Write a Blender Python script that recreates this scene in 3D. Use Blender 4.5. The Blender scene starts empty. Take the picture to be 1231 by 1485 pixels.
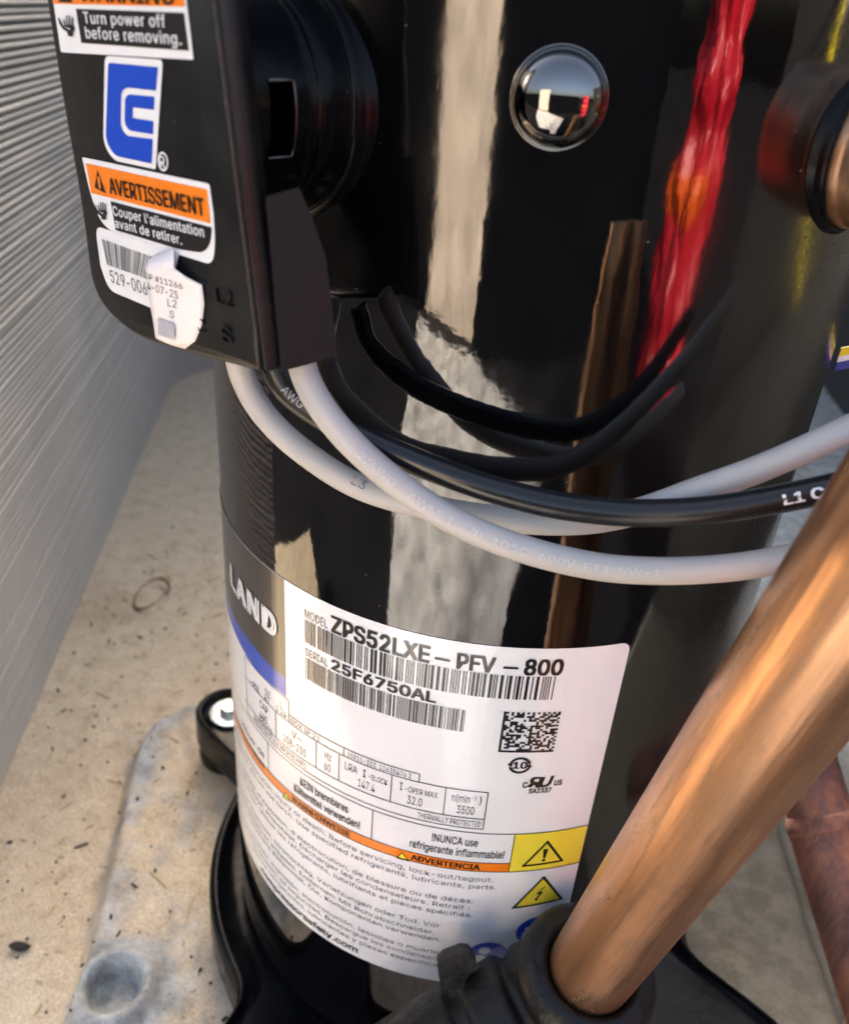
import bpy, bmesh, math, random
import numpy as np
from mathutils import Vector, Matrix
random.seed(7); rng = np.random.default_rng(7)

# ---------------------------------------------------------------- units
# model unit = compressor shell radius (85 mm); model z = 0 is the lens height
S = 0.085; ZG = 4.2
def W(p): return (p[0]*S, p[1]*S, (p[2]+ZG)*S)

# ---------------------------------------------------------------- camera
F, D, PITCH, YAW, ROLL = 1259.937, 2.908239, 0.52513632, -0.08568353, 0.07757270
CX, CY = 615.5, 742.5
def _cam():
    cp, sp = math.cos(PITCH), math.sin(PITCH)
    w = np.array([math.sin(YAW)*cp, math.cos(YAW)*cp, -sp])
    r = np.array([math.cos(YAW), -math.sin(YAW), 0.]); u = np.cross(r, w)
    c, s = math.cos(ROLL), math.sin(ROLL)
    return np.array([0, -D, 0.]), c*r+s*u, -s*r+c*u, w
CO, CR, CU, CW = _cam()
def ray(x, y): return CW + (x-CX)/F*CR - (y-CY)/F*CU
def at(x, y, depth): return CO + ray(x, y)*depth                 # point at a distance along the optical axis
def onz(x, y, z): d = ray(x, y); return CO + d*(z-CO[2])/d[2]    # point on a level plane
def onplane(x, y, q, n): d = ray(x, y); return CO + d*(np.dot(np.asarray(q)-CO, n)/np.dot(d, n))
def oncyl(x, y, R=1.0):
    d = ray(x, y); a = d[0]**2+d[1]**2; b = d[0]*CO[0]+d[1]*CO[1]; c = CO[0]**2+CO[1]**2-R*R
    q = max(b*b-a*c, 0); return CO + d*((-b-math.sqrt(q))/a)
def tz(x, y):                                                    # pixel -> angle, height on the shell
    P = oncyl(x, y); return math.atan2(P[0], -P[1]), P[2]

sc = bpy.context.scene
col = sc.collection
cam = bpy.data.cameras.new('camera'); camo = bpy.data.objects.new('camera', cam); col.objects.link(camo)
cam.sensor_fit = 'HORIZONTAL'; cam.sensor_width = 36; cam.lens = F/1231*36
cam.clip_start = 0.005; cam.clip_end = 500
M = Matrix((CR, CU, -CW)).transposed().to_4x4(); M.translation = Vector(W(CO)); camo.matrix_world = M
cam.dof.use_dof = True; cam.dof.focus_distance = 0.2; cam.dof.aperture_fstop = 22
sc.camera = camo

# ---------------------------------------------------------------- daylight
SUN_AZ, SUN_EL = math.radians(-20), math.radians(30)     # azimuth from +y towards +x
wd = bpy.data.worlds.new('World'); sc.world = wd; wd.use_nodes = True
nt = wd.node_tree; bg = nt.nodes['Background']
sky = nt.nodes.new('ShaderNodeTexSky'); sky.sky_type = 'NISHITA'; sky.sun_disc = False
sky.sun_elevation = SUN_EL; sky.sun_rotation = SUN_AZ; sky.air_density = 1.0; sky.dust_density = 7.0; sky.ozone_density = .6
nt.links.new(sky.outputs[0], bg.inputs[0]); bg.inputs[1].default_value = 0.14
sl = bpy.data.lights.new('sun', 'SUN'); sl.energy = 5.0; sl.angle = math.radians(8); sl.color = (1, .95, .87)
so = bpy.data.objects.new('sun', sl); col.objects.link(so)
sd = Vector((math.sin(SUN_AZ)*math.cos(SUN_EL), math.cos(SUN_AZ)*math.cos(SUN_EL), math.sin(SUN_EL)))
so.rotation_euler = sd.to_track_quat('Z', 'Y').to_euler()
sc.view_settings.view_transform = 'Standard'; sc.view_settings.look = 'None'
sc.view_settings.exposure = 2.15; sc.view_settings.gamma = 1
sc.render.engine = 'CYCLES'; sc.cycles.max_bounces = 6; sc.cycles.diffuse_bounces = 3; sc.cycles.glossy_bounces = 4
sc.view_settings.use_white_balance = True; sc.view_settings.white_balance_temperature = 6850

# ---------------------------------------------------------------- materials
def node_mat(name):
    m = bpy.data.materials.new(name); m.use_nodes = True
    return m, m.node_tree, m.node_tree.nodes['Principled BSDF']
def simple(name, colr, rough=.5, metal=0, spec=.5, noise=0, nscale=60, bump=0, bscale=200, coat=0, specks=0, sscale=420, bdist=.0005):
    m, t, b = node_mat(name); N = t.nodes; Lk = t.links
    b.inputs['Base Color'].default_value = (*colr, 1); b.inputs['Roughness'].default_value = rough
    b.inputs['Metallic'].default_value = metal; b.inputs['Specular IOR Level'].default_value = spec
    b.inputs['Coat Weight'].default_value = coat; b.inputs['Coat Roughness'].default_value = .06
    co = N.new('ShaderNodeTexCoord')
    if noise:
        n = N.new('ShaderNodeTexNoise'); n.inputs['Scale'].default_value = nscale; n.inputs['Detail'].default_value = 6
        Lk.new(co.outputs['Object'], n.inputs['Vector'])
        r = N.new('ShaderNodeMapRange'); r.inputs[1].default_value = .3; r.inputs[2].default_value = .7
        r.inputs[3].default_value = 1-noise; r.inputs[4].default_value = 1+noise
        Lk.new(n.outputs[0], r.inputs[0])
        v = N.new('ShaderNodeVectorMath'); v.operation = 'SCALE'; v.inputs[0].default_value = colr
        Lk.new(r.outputs[0], v.inputs['Scale']); Lk.new(v.outputs[0], b.inputs['Base Color'])
        r2 = N.new('ShaderNodeMapRange'); r2.inputs[1].default_value = .3; r2.inputs[2].default_value = .7
        r2.inputs[3].default_value = max(rough-.1*noise*4, .02); r2.inputs[4].default_value = min(rough+.1*noise*4, 1)
        Lk.new(n.outputs[0], r2.inputs[0]); Lk.new(r2.outputs[0], b.inputs['Roughness'])
    if bump:
        n = N.new('ShaderNodeTexNoise'); n.inputs['Scale'].default_value = bscale; n.inputs['Detail'].default_value = 4
        Lk.new(co.outputs['Object'], n.inputs['Vector'])
        bp = N.new('ShaderNodeBump'); bp.inputs['Strength'].default_value = bump; bp.inputs['Distance'].default_value = bdist
        Lk.new(n.outputs[0], bp.inputs['Height']); Lk.new(bp.outputs[0], b.inputs['Normal'])
    if specks:                                   # pale dust specks and smears
        vo = N.new('ShaderNodeTexVoronoi'); vo.inputs['Scale'].default_value = sscale; Lk.new(co.outputs['Object'], vo.inputs['Vector'])
        sp = N.new('ShaderNodeMapRange'); sp.inputs[1].default_value = .16; sp.inputs[2].default_value = .08; Lk.new(vo.outputs['Distance'], sp.inputs[0])
        sr = N.new('ShaderNodeSeparateColor'); Lk.new(vo.outputs['Color'], sr.inputs[0])
        gt = N.new('ShaderNodeMath'); gt.operation = 'GREATER_THAN'; gt.inputs[1].default_value = .88; Lk.new(sr.outputs[0], gt.inputs[0])
        ml = N.new('ShaderNodeMath'); ml.operation = 'MULTIPLY'; Lk.new(sp.outputs[0], ml.inputs[0]); Lk.new(gt.outputs[0], ml.inputs[1])
        n6 = N.new('ShaderNodeTexNoise'); n6.inputs['Scale'].default_value = 35; n6.inputs['Detail'].default_value = 10; n6.inputs['Roughness'].default_value = .75; Lk.new(co.outputs['Object'], n6.inputs['Vector'])
        r6 = N.new('ShaderNodeMapRange'); r6.inputs[1].default_value = .52; r6.inputs[2].default_value = .85; r6.inputs[4].default_value = .35; Lk.new(n6.outputs[0], r6.inputs[0])
        mxx = N.new('ShaderNodeMath'); mxx.operation = 'MAXIMUM'; Lk.new(ml.outputs[0], mxx.inputs[0]); Lk.new(r6.outputs[0], mxx.inputs[1])
        sc_ = N.new('ShaderNodeMath'); sc_.operation = 'MULTIPLY'; sc_.inputs[1].default_value = specks; Lk.new(mxx.outputs[0], sc_.inputs[0])
        mc = N.new('ShaderNodeMix'); mc.data_type = 'RGBA'; mc.inputs[7].default_value = (.33, .29, .24, 1); Lk.new(sc_.outputs[0], mc.inputs[0])
        ln = b.inputs['Base Color'].links
        if ln: Lk.new(ln[0].from_socket, mc.inputs[6])
        else: mc.inputs[6].default_value = (*colr, 1)
        Lk.new(mc.outputs[2], b.inputs['Base Color'])
    return m

def mk_shell():
    m, t, b = node_mat('black_gloss_paint'); N = t.nodes; Lk = t.links
    co = N.new('ShaderNodeTexCoord')
    mp = N.new('ShaderNodeMapping'); mp.inputs['Scale'].default_value = (1, 1, .35); Lk.new(co.outputs['Object'], mp.inputs[0])
    b.inputs['Specular IOR Level'].default_value = .5; b.inputs['IOR'].default_value = 1.74
    # slow waviness of the drawn steel + paint orange peel
    n1 = N.new('ShaderNodeTexNoise'); n1.inputs['Scale'].default_value = 30; n1.inputs['Detail'].default_value = 6; n1.inputs['Roughness'].default_value = .42; Lk.new(mp.outputs[0], n1.inputs['Vector'])
    n2 = N.new('ShaderNodeTexNoise'); n2.inputs['Scale'].default_value = 320; n2.inputs['Detail'].default_value = 2; Lk.new(co.outputs['Object'], n2.inputs['Vector'])
    b1 = N.new('ShaderNodeBump'); b1.inputs['Strength'].default_value = .45; b1.inputs['Distance'].default_value = .0012; Lk.new(n1.outputs[0], b1.inputs['Height'])
    b2 = N.new('ShaderNodeBump'); b2.inputs['Strength'].default_value = .05; b2.inputs['Distance'].default_value = .0002; Lk.new(n2.outputs[0], b2.inputs['Height']); Lk.new(b1.outputs[0], b2.inputs['Normal'])
    Lk.new(b2.outputs[0], b.inputs['Normal'])
    # overspray grain: rough on the right flank of the shell
    sx = N.new('ShaderNodeSeparateXYZ'); Lk.new(co.outputs['Object'], sx.inputs[0])
    rm = N.new('ShaderNodeMapRange'); rm.inputs[1].default_value = .035; rm.inputs[2].default_value = .062; Lk.new(sx.outputs[0], rm.inputs[0])
    n3 = N.new('ShaderNodeTexNoise'); n3.inputs['Scale'].default_value = 1400; n3.inputs['Detail'].default_value = 1; Lk.new(co.outputs['Object'], n3.inputs['Vector'])
    n4 = N.new('ShaderNodeTexNoise'); n4.inputs['Scale'].default_value = 18; n4.inputs['Detail'].default_value = 8; Lk.new(co.outputs['Object'], n4.inputs['Vector'])
    ad = N.new('ShaderNodeMath'); ad.operation = 'MULTIPLY_ADD'; ad.inputs[1].default_value = .45; Lk.new(n3.outputs[0], ad.inputs[0]); ad.inputs[2].default_value = -.1
    mu = N.new('ShaderNodeMath'); mu.operation = 'MULTIPLY'; Lk.new(ad.outputs[0], mu.inputs[0]); Lk.new(rm.outputs[0], mu.inputs[1])
    r4 = N.new('ShaderNodeMapRange'); r4.inputs[1].default_value = .45; r4.inputs[2].default_value = .75; r4.inputs[3].default_value = .035; r4.inputs[4].default_value = .14; Lk.new(n4.outputs[0], r4.inputs[0])
    sm = N.new('ShaderNodeMath'); sm.operation = 'ADD'; Lk.new(mu.outputs[0], sm.inputs[0]); Lk.new(r4.outputs[0], sm.inputs[1])
    Lk.new(sm.outputs[0], b.inputs['Roughness'])
    # dust specks and smudges
    vo = N.new('ShaderNodeTexVoronoi'); vo.inputs['Scale'].default_value = 260; Lk.new(co.outputs['Object'], vo.inputs['Vector'])
    sp = N.new('ShaderNodeMapRange'); sp.inputs[1].default_value = .07; sp.inputs[2].default_value = .045; Lk.new(vo.outputs['Distance'], sp.inputs[0])
    wn = N.new('ShaderNodeMath'); wn.operation = 'GREATER_THAN'; wn.inputs[1].default_value = .82
    sr = N.new('ShaderNodeSeparateColor'); Lk.new(vo.outputs['Color'], sr.inputs[0]); Lk.new(sr.outputs[0], wn.inputs[0])
    s2 = N.new('ShaderNodeMath'); s2.operation = 'MULTIPLY'; Lk.new(sp.outputs[0], s2.inputs[0]); Lk.new(wn.outputs[0], s2.inputs[1])
    n5 = N.new('ShaderNodeTexNoise'); n5.inputs['Scale'].default_value = 40; n5.inputs['Detail'].default_value = 9; n5.inputs['Roughness'].default_value = .7; Lk.new(co.outputs['Object'], n5.inputs['Vector'])
    r5 = N.new('ShaderNodeMapRange'); r5.inputs[1].default_value = .5; r5.inputs[2].default_value = .8; r5.inputs[3].default_value = 0; r5.inputs[4].default_value = .012; Lk.new(n5.outputs[0], r5.inputs[0])
    s3 = N.new('ShaderNodeMath'); s3.operation = 'MULTIPLY_ADD'; s3.inputs[1].default_value = .5; Lk.new(s2.outputs[0], s3.inputs[0]); Lk.new(r5.outputs[0], s3.inputs[2])
    mx = N.new('ShaderNodeMix'); mx.data_type = 'RGBA'; mx.inputs[6].default_value = (.0015, .0015, .0018, 1); mx.inputs[7].default_value = (.22, .2, .17, 1)
    Lk.new(s3.outputs[0], mx.inputs[0]); Lk.new(mx.outputs[2], b.inputs['Base Color'])
    return m
def mk_copper(name, tarnish):
    m, t, b = node_mat(name); N = t.nodes; Lk = t.links
    co = N.new('ShaderNodeTexCoord')
    mp = N.new('ShaderNodeMapping'); mp.inputs['Scale'].default_value = (1, 1, .07); Lk.new(co.outputs['Object'], mp.inputs[0])
    n1 = N.new('ShaderNodeTexNoise'); n1.inputs['Scale'].default_value = 130 if tarnish == 0 else 70; n1.inputs['Detail'].default_value = 8; n1.inputs['Roughness'].default_value = .65; Lk.new(mp.outputs[0], n1.inputs['Vector'])
    n2 = N.new('ShaderNodeTexNoise'); n2.inputs['Scale'].default_value = 30; n2.inputs['Detail'].default_value = 7; Lk.new(co.outputs['Object'], n2.inputs['Vector'])
    n3 = N.new('ShaderNodeTexNoise'); n3.inputs['Scale'].default_value = 900; n3.inputs['Detail'].default_value = 2; Lk.new(mp.outputs[0], n3.inputs['Vector'])
    a = N.new('ShaderNodeMath'); a.operation = 'MULTIPLY_ADD'; a.inputs[1].default_value = .6; Lk.new(n1.outputs[0], a.inputs[0])
    m2 = N.new('ShaderNodeMath'); m2.operation = 'MULTIPLY'; m2.inputs[1].default_value = .4; Lk.new(n2.outputs[0], m2.inputs[0]); Lk.new(m2.outputs[0], a.inputs[2])
    cr = N.new('ShaderNodeValToRGB'); Lk.new(a.outputs[0], cr.inputs[0])
    e = cr.color_ramp.elements
    if tarnish == 0:
        e[0].position = .33; e[0].color = (.18, .11, .075, 1); e[1].position = .66; e[1].color = (.84, .51, .32, 1)
        q = e.new(.43); q.color = (.46, .26, .15, 1); q = e.new(.53); q.color = (.72, .37, .19, 1)
        b.inputs['Metallic'].default_value = .92
        rr = (.24, .42)
    else:
        e[0].position = .36; e[0].color = (.03, .02, .02, 1); e[1].position = .66; e[1].color = (.5, .19, .08, 1)
        q = e.new(.5); q.color = (.16, .07, .055, 1)
        b.inputs['Metallic'].default_value = .25
        rr = (.45, .7)
    n4 = N.new('ShaderNodeTexNoise'); n4.inputs['Scale'].default_value = 420; n4.inputs['Detail'].default_value = 4; Lk.new(mp.outputs[0], n4.inputs['Vector'])
    n5 = N.new('ShaderNodeTexNoise'); n5.inputs['Scale'].default_value = 120; n5.inputs['Detail'].default_value = 8; n5.inputs['Roughness'].default_value = .75; Lk.new(co.outputs['Object'], n5.inputs['Vector'])
    s4 = N.new('ShaderNodeMapRange'); s4.inputs[1].default_value = .56; s4.inputs[2].default_value = .72; s4.inputs[4].default_value = .55; Lk.new(n4.outputs[0], s4.inputs[0])
    s5 = N.new('ShaderNodeMapRange'); s5.inputs[1].default_value = .58; s5.inputs[2].default_value = .75; s5.inputs[4].default_value = .6; Lk.new(n5.outputs[0], s5.inputs[0])
    s6 = N.new('ShaderNodeMath'); s6.operation = 'MAXIMUM'; Lk.new(s4.outputs[0], s6.inputs[0]); Lk.new(s5.outputs[0], s6.inputs[1])
    mo = N.new('ShaderNodeMix'); mo.data_type = 'RGBA'; mo.inputs[7].default_value = (.17, .115, .085, 1); Lk.new(s6.outputs[0], mo.inputs[0]); Lk.new(cr.outputs[0], mo.inputs[6])
    Lk.new(mo.outputs[2], b.inputs['Base Color'])
    r = N.new('ShaderNodeMapRange'); r.inputs[1].default_value = .35; r.inputs[2].default_value = .65; r.inputs[3].default_value = rr[1]; r.inputs[4].default_value = rr[0]; Lk.new(a.outputs[0], r.inputs[0]); Lk.new(r.outputs[0], b.inputs['Roughness'])
    bp = N.new('ShaderNodeBump'); bp.inputs['Strength'].default_value = .35 if tarnish == 0 else .9; bp.inputs['Distance'].default_value = .0003
    Lk.new(n3.outputs[0], bp.inputs['Height']); Lk.new(bp.outputs[0], b.inputs['Normal'])
    return m
def mk_pan():
    m, t, b = node_mat('dusty_galvanized_steel'); N = t.nodes; Lk = t.links
    co = N.new('ShaderNodeTexCoord')
    at_ = N.new('ShaderNodeAttribute'); at_.attribute_name = 'dust'
    def noise(s, d=6, r=.6):
        n = N.new('ShaderNodeTexNoise'); n.inputs['Scale'].default_value = s; n.inputs['Detail'].default_value = d; n.inputs['Roughness'].default_value = r
        Lk.new(co.outputs['Object'], n.inputs['Vector']); return n
    n1, n2, n3, n4 = noise(26, 8), noise(90, 8, .7), noise(900, 3), noise(9, 4)
    # dust colour
    cr = N.new('ShaderNodeValToRGB'); Lk.new(n2.outputs[0], cr.inputs[0]); e = cr.color_ramp.elements
    e[0].position = .3; e[0].color = (.45, .34, .22, 1); e[1].position = .7; e[1].color = (.74, .62, .45, 1); q = e.new(.45); q.color = (.64, .51, .35, 1)
    # zinc colour
    cz = N.new('ShaderNodeValToRGB'); Lk.new(n2.outputs[0], cz.inputs[0]); e = cz.color_ramp.elements
    e[0].position = .3; e[0].color = (.16, .16, .14, 1); e[1].position = .7; e[1].color = (.58, .61, .61, 1)
    # mask: attribute dust + noise
    ad = N.new('ShaderNodeMath'); ad.operation = 'ADD'; Lk.new(at_.outputs['Fac'], ad.inputs[0]); Lk.new(n1.outputs[0], ad.inputs[1])
    rm = N.new('ShaderNodeMapRange'); rm.inputs[1].default_value = .86; rm.inputs[2].default_value = 1.08; Lk.new(ad.outputs[0], rm.inputs[0])
    gr = N.new('ShaderNodeMapRange'); gr.inputs[1].default_value = .35; gr.inputs[2].default_value = .65; gr.inputs[3].default_value = .78; gr.inputs[4].default_value = 1.16; Lk.new(n3.outputs[0], gr.inputs[0])
    gv = N.new('ShaderNodeVectorMath'); gv.operation = 'SCALE'; Lk.new(cr.outputs[0], gv.inputs[0]); Lk.new(gr.outputs[0], gv.inputs['Scale'])
    mx = N.new('ShaderNodeMix'); mx.data_type = 'RGBA'; Lk.new(rm.outputs[0], mx.inputs[0]); Lk.new(cz.outputs[0], mx.inputs[6]); Lk.new(gv.outputs[0], mx.inputs[7])
    # dark specks
    vo = N.new('ShaderNodeTexVoronoi'); vo.inputs['Scale'].default_value = 330; Lk.new(co.outputs['Object'], vo.inputs['Vector'])
    sp = N.new('ShaderNodeMapRange'); sp.inputs[1].default_value = .2; sp.inputs[2].default_value = .1; Lk.new(vo.outputs['Distance'], sp.inputs[0])
    sr = N.new('ShaderNodeSeparateColor'); Lk.new(vo.outputs['Color'], sr.inputs[0])
    gt = N.new('ShaderNodeMath'); gt.operation = 'GREATER_THAN'; gt.inputs[1].default_value = .93; Lk.new(sr.outputs[1], gt.inputs[0])
    ml = N.new('ShaderNodeMath'); ml.operation = 'MULTIPLY'; Lk.new(sp.outputs[0], ml.inputs[0]); Lk.new(gt.outputs[0], ml.inputs[1])
    m2 = N.new('ShaderNodeMath'); m2.operation = 'MULTIPLY'; m2.inputs[1].default_value = .75; Lk.new(ml.outputs[0], m2.inputs[0])
    # rusty stains
    rs = N.new('ShaderNodeMapRange'); rs.inputs[1].default_value = .56; rs.inputs[2].default_value = .74; rs.inputs[4].default_value = .5; Lk.new(n4.outputs[0], rs.inputs[0])
    mr = N.new('ShaderNodeMix'); mr.data_type = 'RGBA'; mr.inputs[7].default_value = (.3, .17, .085, 1); Lk.new(rs.outputs[0], mr.inputs[0]); Lk.new(mx.outputs[2], mr.inputs[6])
    mk = N.new('ShaderNodeMix'); mk.data_type = 'RGBA'; mk.inputs[7].default_value = (.04, .03, .022, 1); Lk.new(m2.outputs[0], mk.inputs[0]); Lk.new(mr.outputs[2], mk.inputs[6])
    ag = N.new('ShaderNodeAttribute'); ag.attribute_name = 'dirt_shade'  # dark dirt tone with the right-front shade put into the colour
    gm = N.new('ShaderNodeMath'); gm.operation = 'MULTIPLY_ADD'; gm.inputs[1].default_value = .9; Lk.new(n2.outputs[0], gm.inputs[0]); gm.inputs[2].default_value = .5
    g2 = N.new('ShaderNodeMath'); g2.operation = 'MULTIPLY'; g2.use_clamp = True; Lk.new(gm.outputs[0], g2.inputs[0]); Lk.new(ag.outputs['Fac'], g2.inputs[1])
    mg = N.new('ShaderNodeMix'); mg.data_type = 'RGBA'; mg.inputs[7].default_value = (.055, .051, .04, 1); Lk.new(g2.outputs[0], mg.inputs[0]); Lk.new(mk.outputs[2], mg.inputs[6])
    Lk.new(mg.outputs[2], b.inputs['Base Color'])
    ro = N.new('ShaderNodeMapRange'); ro.inputs[3].default_value = .72; ro.inputs[4].default_value = .95; Lk.new(rm.outputs[0], ro.inputs[0]); Lk.new(ro.outputs[0], b.inputs['Roughness'])
    bp = N.new('ShaderNodeBump'); bp.inputs['Strength'].default_value = .7; bp.inputs['Distance'].default_value = .0009
    sm = N.new('ShaderNodeMath'); sm.operation = 'ADD'; Lk.new(n2.outputs[0], sm.inputs[0]); Lk.new(n3.outputs[0], sm.inputs[1]); Lk.new(sm.outputs[0], bp.inputs['Height'])
    Lk.new(bp.outputs[0], b.inputs['Normal'])
    return m
def mk_coil():
    m, t, b = node_mat('aluminium_coil'); N = t.nodes; Lk = t.links
    co = N.new('ShaderNodeTexCoord'); g = N.new('ShaderNodeNewGeometry')
    b.inputs['Metallic'].default_value = .15; b.inputs['Roughness'].default_value = .7
    n = N.new('ShaderNodeTexNoise'); n.inputs['Scale'].default_value = 14; n.inputs['Detail'].default_value = 6; Lk.new(g.outputs['Position'], n.inputs['Vector'])
    cr = N.new('ShaderNodeValToRGB'); e = cr.color_ramp.elements; e[0].position = .3; e[0].color = (.46, .42, .36, 1); e[1].position = .7; e[1].color = (.54, .495, .43, 1)
    Lk.new(n.outputs[0], cr.inputs[0])
    # fin louvres: fine vertical comb
    sx = N.new('ShaderNodeSeparateXYZ'); Lk.new(g.outputs['Position'], sx.inputs[0])
    wv = N.new('ShaderNodeMath'); wv.operation = 'MULTIPLY'; wv.inputs[1].default_value = 2*math.pi/.0011; Lk.new(sx.outputs[1], wv.inputs[0])
    si = N.new('ShaderNodeMath'); si.operation = 'SINE'; Lk.new(wv.outputs[0], si.inputs[0])
    bp = N.new('ShaderNodeBump'); bp.inputs['Strength'].default_value = .35; bp.inputs['Distance'].default_value = .0002; Lk.new(si.outputs[0], bp.inputs['Height']); Lk.new(bp.outputs[0], b.inputs['Normal'])
    # scratches: bright bare spots
    n2 = N.new('ShaderNodeTexNoise'); n2.inputs['Scale'].default_value = 55; n2.inputs['Detail'].default_value = 5; n2.inputs['Roughness'].default_value = .7
    mp = N.new('ShaderNodeMapping'); mp.inputs['Scale'].default_value = (1, 1.4, .25); Lk.new(g.outputs['Position'], mp.inputs[0]); Lk.new(mp.outputs[0], n2.inputs['Vector'])
    r2 = N.new('ShaderNodeMapRange'); r2.inputs[1].default_value = .74; r2.inputs[2].default_value = .78; r2.inputs[4].default_value = .8; Lk.new(n2.outputs[0], r2.inputs[0])
    mx = N.new('ShaderNodeMix'); mx.data_type = 'RGBA'; mx.inputs[7].default_value = (.75, .74, .72, 1); Lk.new(r2.outputs[0], mx.inputs[0]); Lk.new(cr.outputs[0], mx.inputs[6]); Lk.new(mx.outputs[2], b.inputs['Base Color'])
    return m
def mk_glossy_label(name, c, rough=.3):
    return simple(name, c, rough=rough, noise=.03, nscale=25, bump=.08, bscale=60, coat=.8)

MT = dict(
    shell=mk_shell(), copper=mk_copper('bright_copper', 0), rust=mk_copper('tarnished_copper', 1), pan=mk_pan(), coil=mk_coil(),
    paint=simple('black_plate_paint', (.002, .0025, .0035), .24, spec=.12, noise=.3, nscale=50, bump=.2, bscale=260, specks=.04, sscale=300),
    dome=simple('polished_black_plug', (.2, .19, .185), .03, metal=1),
    steel=simple('dark_steel_collar', (.10, .095, .09), .28, metal=.9, noise=.25, nscale=80),
    zinc=simple('zinc_plated_bolt', (.62, .68, .68), .3, metal=.85, noise=.15, nscale=120),
    plastic=simple('black_plastic', (.0055, .0055, .006), .38, spec=.45, noise=.25, nscale=60, bump=.12, bscale=900, specks=.10),
    flap=simple('black_vinyl', (.005, .005, .0055), .6, spec=.3, noise=.15, nscale=80, bump=.15, bscale=700),
    rubber=simple('black_rubber', (.0055, .0053, .005), .5, spec=.3, noise=.5, nscale=90, bump=.8, bscale=170, specks=.16, sscale=520, bdist=.0011),
    greywire=simple('grey_wire_jacket', (.50, .47, .44), .40, noise=.08, nscale=40, bump=.15, bscale=300, specks=.22, sscale=300),
    blackwire=simple('black_wire_jacket', (.009, .009, .0095), .27, noise=.3, nscale=60, bump=.05, bscale=500),
    label=mk_glossy_label('label_white', (.82, .82, .84)), lblue=mk_glossy_label('label_blue', (.0, .055, .5)), lbrown=mk_glossy_label('label_brown', (.02, .017, .0135)),
    lorange=mk_glossy_label('label_orange', (.9, .22, .01)), lyellow=mk_glossy_label('label_yellow', (.87, .72, .06)), lblack=mk_glossy_label('label_black', (.008, .0075, .007)),
    lgrey=mk_glossy_label('label_grey_print', (.12, .12, .125)), silver=simple('grey_patch', (.42, .41, .46), .5, noise=.1, nscale=300),
    paper=simple('peeling_paper', (.82, .76, .75), .6, noise=.05, nscale=40),
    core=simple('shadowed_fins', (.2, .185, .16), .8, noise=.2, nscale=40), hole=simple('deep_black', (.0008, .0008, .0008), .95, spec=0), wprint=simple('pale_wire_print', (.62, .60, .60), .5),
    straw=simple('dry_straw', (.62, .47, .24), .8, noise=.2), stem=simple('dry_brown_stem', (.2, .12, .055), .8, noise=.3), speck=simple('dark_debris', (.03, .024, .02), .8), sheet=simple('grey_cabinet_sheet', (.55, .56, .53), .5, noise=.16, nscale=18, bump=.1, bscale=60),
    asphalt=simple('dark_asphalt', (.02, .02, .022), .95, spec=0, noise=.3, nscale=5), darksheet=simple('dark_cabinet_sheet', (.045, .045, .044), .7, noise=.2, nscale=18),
    concrete=simple('pale_concrete', (.74, .73, .71), .9, noise=.5, nscale=22), stucco=simple('tan_stucco', (.62, .53, .45), .9, noise=.3, nscale=14),
    dark=simple('dark_board_paint', (.004, .0045, .006), .95, spec=0, noise=.2, nscale=5), red=simple('red_enamel', (.55, .012, .03), .35, noise=.15, nscale=8),
    bluewrap=simple('blue_wrap', (.02, .06, .28), .4), yellowwrap=simple('yellow_wrap', (.8, .62, .03), .4), orangewrap=simple('orange_cap', (.9, .12, .01), .4),
)

# ---------------------------------------------------------------- builders
def P3(v, org): return ((v[0]-org[0])*S, (v[1]-org[1])*S, (v[2]-org[2])*S)
ORG = {}                                                         # world base point (model units) of each root
def root(name, base, label=None, cat=None, group=None):
    o = bpy.data.objects.new(name, None); col.objects.link(o); o.empty_display_size = .02
    o.location = W(base); ORG[o.name] = np.asarray(base, float)
    if label: o['label'] = label; o['category'] = cat
    if group: o['group'] = group
    return o
def org_of(parent):
    while parent is not None and parent.parent is not None: parent = parent.parent
    return ORG[parent.name] if parent is not None else np.array([0, 0, -ZG])
def mesh(name, verts, faces, mats, parent=None, smooth=True, fm=None, org=None, sharp=None):
    og = org_of(parent) if org is None else org
    me = bpy.data.meshes.new(name); me.from_pydata([P3(v, og) for v in verts], [], [tuple(map(int, f)) for f in faces])
    for mm in (mats if isinstance(mats, (list, tuple)) else [mats]): me.materials.append(MT[mm])
    if fm is not None: me.polygons.foreach_set('material_index', list(map(int, fm)))
    me.polygons.foreach_set('use_smooth', [smooth]*len(me.polygons))
    me.update()
    if sharp: me.set_sharp_from_angle(angle=math.radians(sharp))
    o = bpy.data.objects.new(name, me); col.objects.link(o); o.parent = parent
    if parent is None: ORG[o.name] = np.asarray(og, float)
    return o
def top(o, label, cat, group=None):
    o['label'] = label; o['category'] = cat
    if group: o['group'] = group
    return o
def frame(t):
    t = np.asarray(t, float); t = t/np.linalg.norm(t)
    a = np.array([0, 0, 1.]) if abs(t[2]) < .9 else np.array([1., 0, 0])
    x = np.cross(a, t); x /= np.linalg.norm(x); return x, np.cross(t, x), t
def spline(pts, n):
    pts = [np.asarray(p, float) for p in pts]; k = len(pts); out = []
    ext = [2*pts[0]-pts[1]]+pts+[2*pts[-1]-pts[-2]]
    for i in range(k-1):
        p0, p1, p2, p3 = ext[i:i+4]
        for j in range(n):
            t = j/n; out.append(.5*((2*p1)+(-p0+p2)*t+(2*p0-5*p1+4*p2-p3)*t*t+(-p0+3*p1-3*p2+p3)*t**3))
    out.append(pts[-1]); return np.array(out)
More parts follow.
